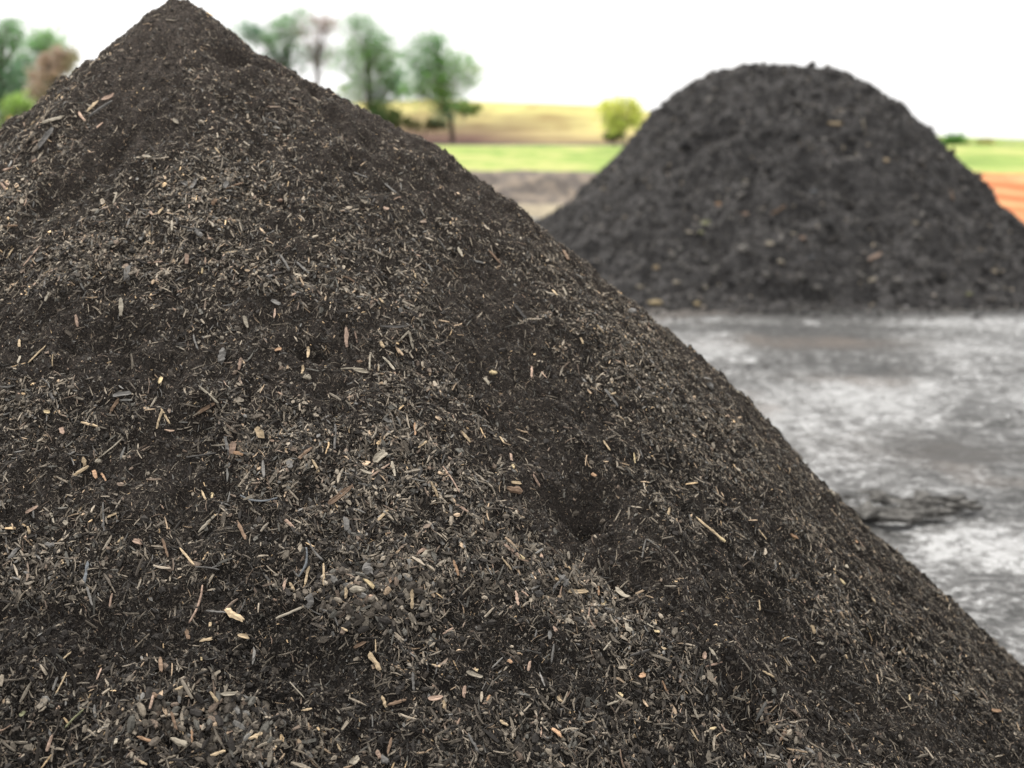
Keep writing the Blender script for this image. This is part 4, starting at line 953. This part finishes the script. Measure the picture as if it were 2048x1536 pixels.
def tree(name, label, cat, dist, foot, trunk_r, blobs, cols, seed, leaf=0.16, nclump=60, nleaf=64, csz=0.8, flat=0.7, bark=(0.09, 0.07, 0.06), group=None, parts=('trunk', 'crown'), fork=None, bare=0.0):
    """blobs: (px, py, rx, ry, weight, colour index) read off the photo at distance dist"""
    rng = np.random.default_rng(seed)
    P0 = at(foot[0], foot[1], dist); sc = dist / FPX
    root = empty(name, P0); tag(root, label, cat, group)
    B = [(at(b[0], b[1], dist) - P0, b[2] * sc, b[3] * sc, b[4], b[5]) for b in blobs]
    wt = np.array([b[3] for b in B], float); wt /= wt.sum()
    top = max(b[0][2] + b[2] * 0.6 for b in B)
    axis_x = np.average([b[0][0] for b in B], weights=wt)
    tp = [np.array([axis_x * (k / 5) ** 1.4 + rng.normal(0, 0.05), rng.normal(0, 0.08), top * 0.93 * k / 5]) for k in range(6)]
    tp[0] = np.array([0, 0, -0.3])
    tubes = [tube(tp, [trunk_r * (1 - 0.85 * k / 5) for k in range(6)], 8)]
    cents = []; cidx = []
    for _ in range(nclump):
        b = B[rng.choice(len(B), p=wt)]
        q = rng.normal(0, 1, 3); q /= np.linalg.norm(q); q *= rng.uniform(0.25, 1) ** 0.5
        c = b[0] + q * np.array([b[1], b[1] * 0.9, b[2]])
        cents.append(c); cidx.append(b[4])
    cents = np.array(cents); cents[:, 2] = np.maximum(cents[:, 2], 0.25)
    for c in cents:
        k = np.clip(c[2] / max(top, 0.1) * 0.8 - 0.05, 0.1, 0.9) * 5
        i = int(k); s = tp[i] * (1 - (k - i)) + tp[min(i + 1, 5)] * (k - i)
        mid = (s + c) / 2 + np.array([0, 0, -0.06 * np.linalg.norm(c - s)]) + rng.normal(0, 0.08, 3)
        r0 = max(trunk_r * 0.17, 0.012) * rng.uniform(0.6, 1.1)
        tubes.append(tube([s, mid, c], [r0, r0 * 0.6, r0 * 0.25], 5))
        for _ in range(3):
            e = c + rng.normal(0, csz * 0.8, 3); tubes.append(tube([mid * 0.3 + c * 0.7, e], [r0 * 0.35, r0 * 0.1], 4))
    v, f, c = merge(tubes)
    mesh_from(parts[0], v, f, c, M_bark, np.tile(np.array(bark), (len(v), 1)) * rng.uniform(0.85, 1.15, (len(v), 1)), True, root)
    # leaves
    n = nclump * nleaf
    ci_ = np.repeat(np.arange(nclump), nleaf)
    off = rng.normal(0, 1, (n, 3)); off /= np.linalg.norm(off, axis=1)[:, None]; off *= (rng.random((n, 1)) ** 0.45)
    cs = csz * rng.uniform(0.5, 1.9, nclump)
    ctr = cents[ci_] + off * cs[ci_][:, None] * np.array([1, 1, flat])
    keep = rng.random(n) > bare; ctr = ctr[keep]; ci_ = ci_[keep]; n = len(ctr)
    a = rng.normal(0, 1, (n, 3)); a /= np.linalg.norm(a, axis=1)[:, None]
    b = np.cross(a, rng.normal(0, 1, (n, 3))); b /= np.linalg.norm(b, axis=1)[:, None]
    l = leaf * rng.uniform(0.6, 1.4, (n, 1)); w = l * 0.42
    q = np.stack([ctr - a * l, ctr + b * w + a * l * 0.1, ctr + a * l, ctr - b * w], 1).reshape(-1, 3)
    cols = np.array(cols); cc = cols[np.array(cidx)[ci_]] * rng.uniform(0.75, 1.3, (n, 1)) * rng.uniform(0.85, 1.15, nclump)[ci_][:, None]
    mesh_from(parts[1], q, np.arange(4 * n), np.full(n, 4), M_leaf, np.repeat(cc, 4, 0), False, root)
    return root
PG = [[0.20, 0.37, 0.17], [0.23, 0.43, 0.14], [0.30, 0.47, 0.13], [0.17, 0.31, 0.19]]
RB = [[0.36, 0.27, 0.24], [0.27, 0.24, 0.2]]
G_ = 'trees along the foot of the dry hill'
tree('pine_tree', 'tall loose green pine beside the bare reddish tree, half hidden by the near pile', 'tree', 98, (585, 285), 0.17,
     [(590, 45, 42, 26, 2, 0), (560, 80, 38, 28, 1.5, 0), (505, 65, 26, 24, .9, 3), (600, 110, 35, 30, 1, 3), (560, 125, 36, 22, 1, 3), (480, 100, 22, 30, .4, 0), (650, 130, 16, 12, .15, 1)], PG, 1, nclump=95, group=G_, leaf=0.085)
tree('bare_tree', 'sparse greyish pink tree with thin leafless crown and straight dark trunk between two green pines', 'tree', 97, (632, 285), 0.15,
     [(628, 60, 30, 34, 1, 0), (655, 55, 18, 22, .5, 0), (640, 110, 25, 25, .4, 1)], RB, 2, leaf=0.09, nclump=40, nleaf=42, bare=0.2, bark=(0.12, 0.095, 0.09), parts=('trunk', 'crown'), group=G_)
tree('pine_tree', 'fullest green pine with a round high top, standing left of the feathery one', 'tree', 94, (738, 285), 0.2,
     [(722, 55, 38, 24, 1.6, 0), (712, 95, 32, 26, 1.2, 1), (750, 120, 44, 30, 2.2, 1), (785, 150, 30, 28, 1.2, 0), (730, 165, 50, 26, 1.6, 1), (700, 190, 34, 20, .8, 2), (684, 120, 26, 20, .7, 0), (800, 175, 22, 26, .7, 1), (760, 80, 26, 20, .6, 0), (770, 190, 36, 20, .8, 3), (690, 140, 22, 12, .3, 0)], PG, 3, nclump=150, group=G_, leaf=0.085)
tree('pine_tree', 'feathery green pine with wide side branches, rightmost of the tall trees', 'tree', 90, (905, 292), 0.17,
     [(860, 85, 30, 22, 1, 0), (850, 120, 40, 26, 1.4, 0), (880, 145, 46, 26, 1.8, 1), (865, 180, 48, 22, 1.5, 2), (825, 110, 24, 24, .7, 0), (915, 120, 30, 22, .8, 1), (925, 160, 30, 16, .5, 1), (945, 145, 14, 10, .18, 2), (830, 165, 26, 24, .6, 3), (900, 200, 36, 20, .9, 1), (890, 228, 30, 18, .6, 3), (812, 190, 20, 18, .4, 1)], PG, 4, nclump=140, group=G_, leaf=0.085)
tree('low_bush', 'dark green bush under the fullest pine at the edge of the near pile', 'bush', 92, (762, 262), 0.07,
     [(760, 235, 40, 22, 1, 0), (800, 238, 30, 16, .6, 1)], [[0.09, 0.15, 0.05], [0.16, 0.2, 0.07]], 5, nclump=34, nleaf=60, csz=0.4, flat=0.9, leaf=.14, parts=('stem', 'foliage'))
tree('low_bush', 'light green bush on the slope right of the feathery pine', 'bush', 93, (930, 232), 0.05,
     [(925, 216, 38, 9, 1, 0)], [[0.24, 0.32, 0.1]], 6, nclump=24, nleaf=50, csz=0.3, flat=0.8, leaf=.12, parts=('stem', 'foliage'))
tree('low_bush', 'green weeds and scrub on reddish earth below the feathery pine', 'bush', 91, (850, 262), 0.05,
     [(850, 250, 40, 9, 1, 0)], [[0.18, 0.17, 0.08]], 16, nclump=22, nleaf=50, csz=0.3, flat=0.8, leaf=.12, parts=('stem', 'foliage'))
tree('yellow_green_tree', 'small round yellow-green tree with pale forked trunk beside the far black pile', 'tree', 80, (1250, 292), 0.09,
     [(1222, 215, 22, 16, 1, 0), (1255, 212, 24, 14, 1, 0), (1240, 240, 34, 22, 1.8, 1), (1272, 232, 18, 20, .8, 0), (1215, 245, 16, 14, .5, 1)], [[0.68, 0.70, 0.22], [0.58, 0.63, 0.2]], 7, nclump=80, nleaf=34, csz=0.36, flat=0.9, leaf=.10, bark=(0.42, 0.36, 0.28))
tree('dark_shrub', 'small dark green shrub at the foot of the yellow-green tree', 'bush', 81, (1230, 291), 0.04,
     [(1228, 270, 18, 14, 1, 0)], [[0.05, 0.08, 0.045]], 8, nclump=22, nleaf=60, csz=0.2, flat=0.9, leaf=.08, parts=('stem', 'foliage'))
tree('round_bush', 'bright green round bush on the horizon just right of the far black pile', 'bush', 82, (1905, 302), 0.06,
     [(1905, 283, 24, 14, 1, 0), (1895, 292, 18, 10, .5, 0)], [[0.15, 0.3, 0.08]], 9, nclump=30, nleaf=60, csz=0.28, flat=0.8, leaf=.09, parts=('stem', 'foliage'))
tree('pale_bush', 'pale yellow bush on the grassy horizon near the right edge', 'bush', 83, (1972, 300), 0.04,
     [(1972, 288, 16, 9, 1, 0), (1955, 293, 14, 6, .5, 1), (1985, 293, 12, 6, .4, 1)], [[0.5, 0.5, 0.2], [0.24, 0.36, 0.1]], 10, nclump=24, nleaf=50, csz=0.22, flat=0.8, leaf=.08, parts=('stem', 'foliage'))
tree('red_shrub', 'tiny reddish shrub between the round green bush and the pale bush', 'bush', 82.5, (1932, 300), 0.03,
     [(1930, 292, 11, 6, 1, 0)], [[0.42, 0.22, 0.13]], 11, nclump=12, nleaf=50, csz=0.14, flat=0.8, leaf=.07, parts=('stem', 'foliage'))
H_ = 'trees behind the left shoulder of the near pile'
tree('evergreen_tree', 'dark bluish green tree cut by the left edge of the photo', 'tree', 84, (5, 288), 0.2,
     [(20, 70, 34, 28, 1.6, 0), (-20, 90, 40, 40, 1, 0), (10, 140, 40, 34, 1.8, 3), (25, 190, 44, 34, 2, 3), (-30, 200, 50, 50, 1.4, 3)], PG, 12, nclump=130, nleaf=48, group=H_, leaf=.10)
tree('evergreen_tree', 'mid green tree rising behind the pinkish brown bush', 'tree', 88, (95, 288), 0.17,
     [(95, 82, 34, 20, 1.2, 1), (70, 110, 34, 24, 1.3, 0), (110, 112, 30, 20, .8, 0), (60, 160, 40, 30, 1.2, 0), (90, 210, 50, 30, 1.2, 3)], PG, 13, nclump=105, nleaf=48, group=H_, leaf=.10)
tree('brown_leaved_tree', 'pinkish brown bushy tree just above the left slope of the near pile', 'tree', 78, (108, 290), 0.12,
     [(105, 120, 36, 26, 1.5, 0), (100, 165, 46, 34, 2, 0), (80, 210, 50, 30, 1.4, 1), (145, 120, 14, 20, .25, 1)], [[0.46, 0.35, 0.29], [0.36, 0.33, 0.22]], 14, nclump=80, nleaf=60, csz=0.35, flat=0.9, leaf=.10, group=H_)
tree('low_bush', 'bright green low bush at the left edge below the pinkish brown tree', 'bush', 74, (35, 290), 0.05,
     [(35, 208, 28, 18, 1.2, 0), (40, 235, 34, 20, 1, 1)], [[0.30, 0.44, 0.12], [0.22, 0.28, 0.13]], 15, nclump=40, nleaf=36, csz=0.32, flat=0.9, leaf=.10, parts=('stem', 'foliage'))
# a weathered orange marker post by the field at the left edge
P = at(21, 262, 60)
r_ = empty('wooden_post', P); tag(r_, 'short orange brown wooden post in the field at the left edge', 'post')
v, f, c = tube([(0, 0, -0.8), (0, 0, 0.2), (0.01, 0, 0.5), (0.0, 0, 0.55)], [0.11, 0.11, 0.105, 0.08], 10)
mesh_from('post_shaft', v, f, c, M_bark, np.tile(np.array([0.42, 0.22, 0.1]), (len(v), 1)), True, r_)
v, f, c = tube([(0, 0, 0.555), (0, 0, 0.6)], [0.09, 0.03], 10)
mesh_from('post_cap', v, f, c, M_bark, np.tile(np.array([0.5, 0.3, 0.16]), (len(v), 1)), True, r_)
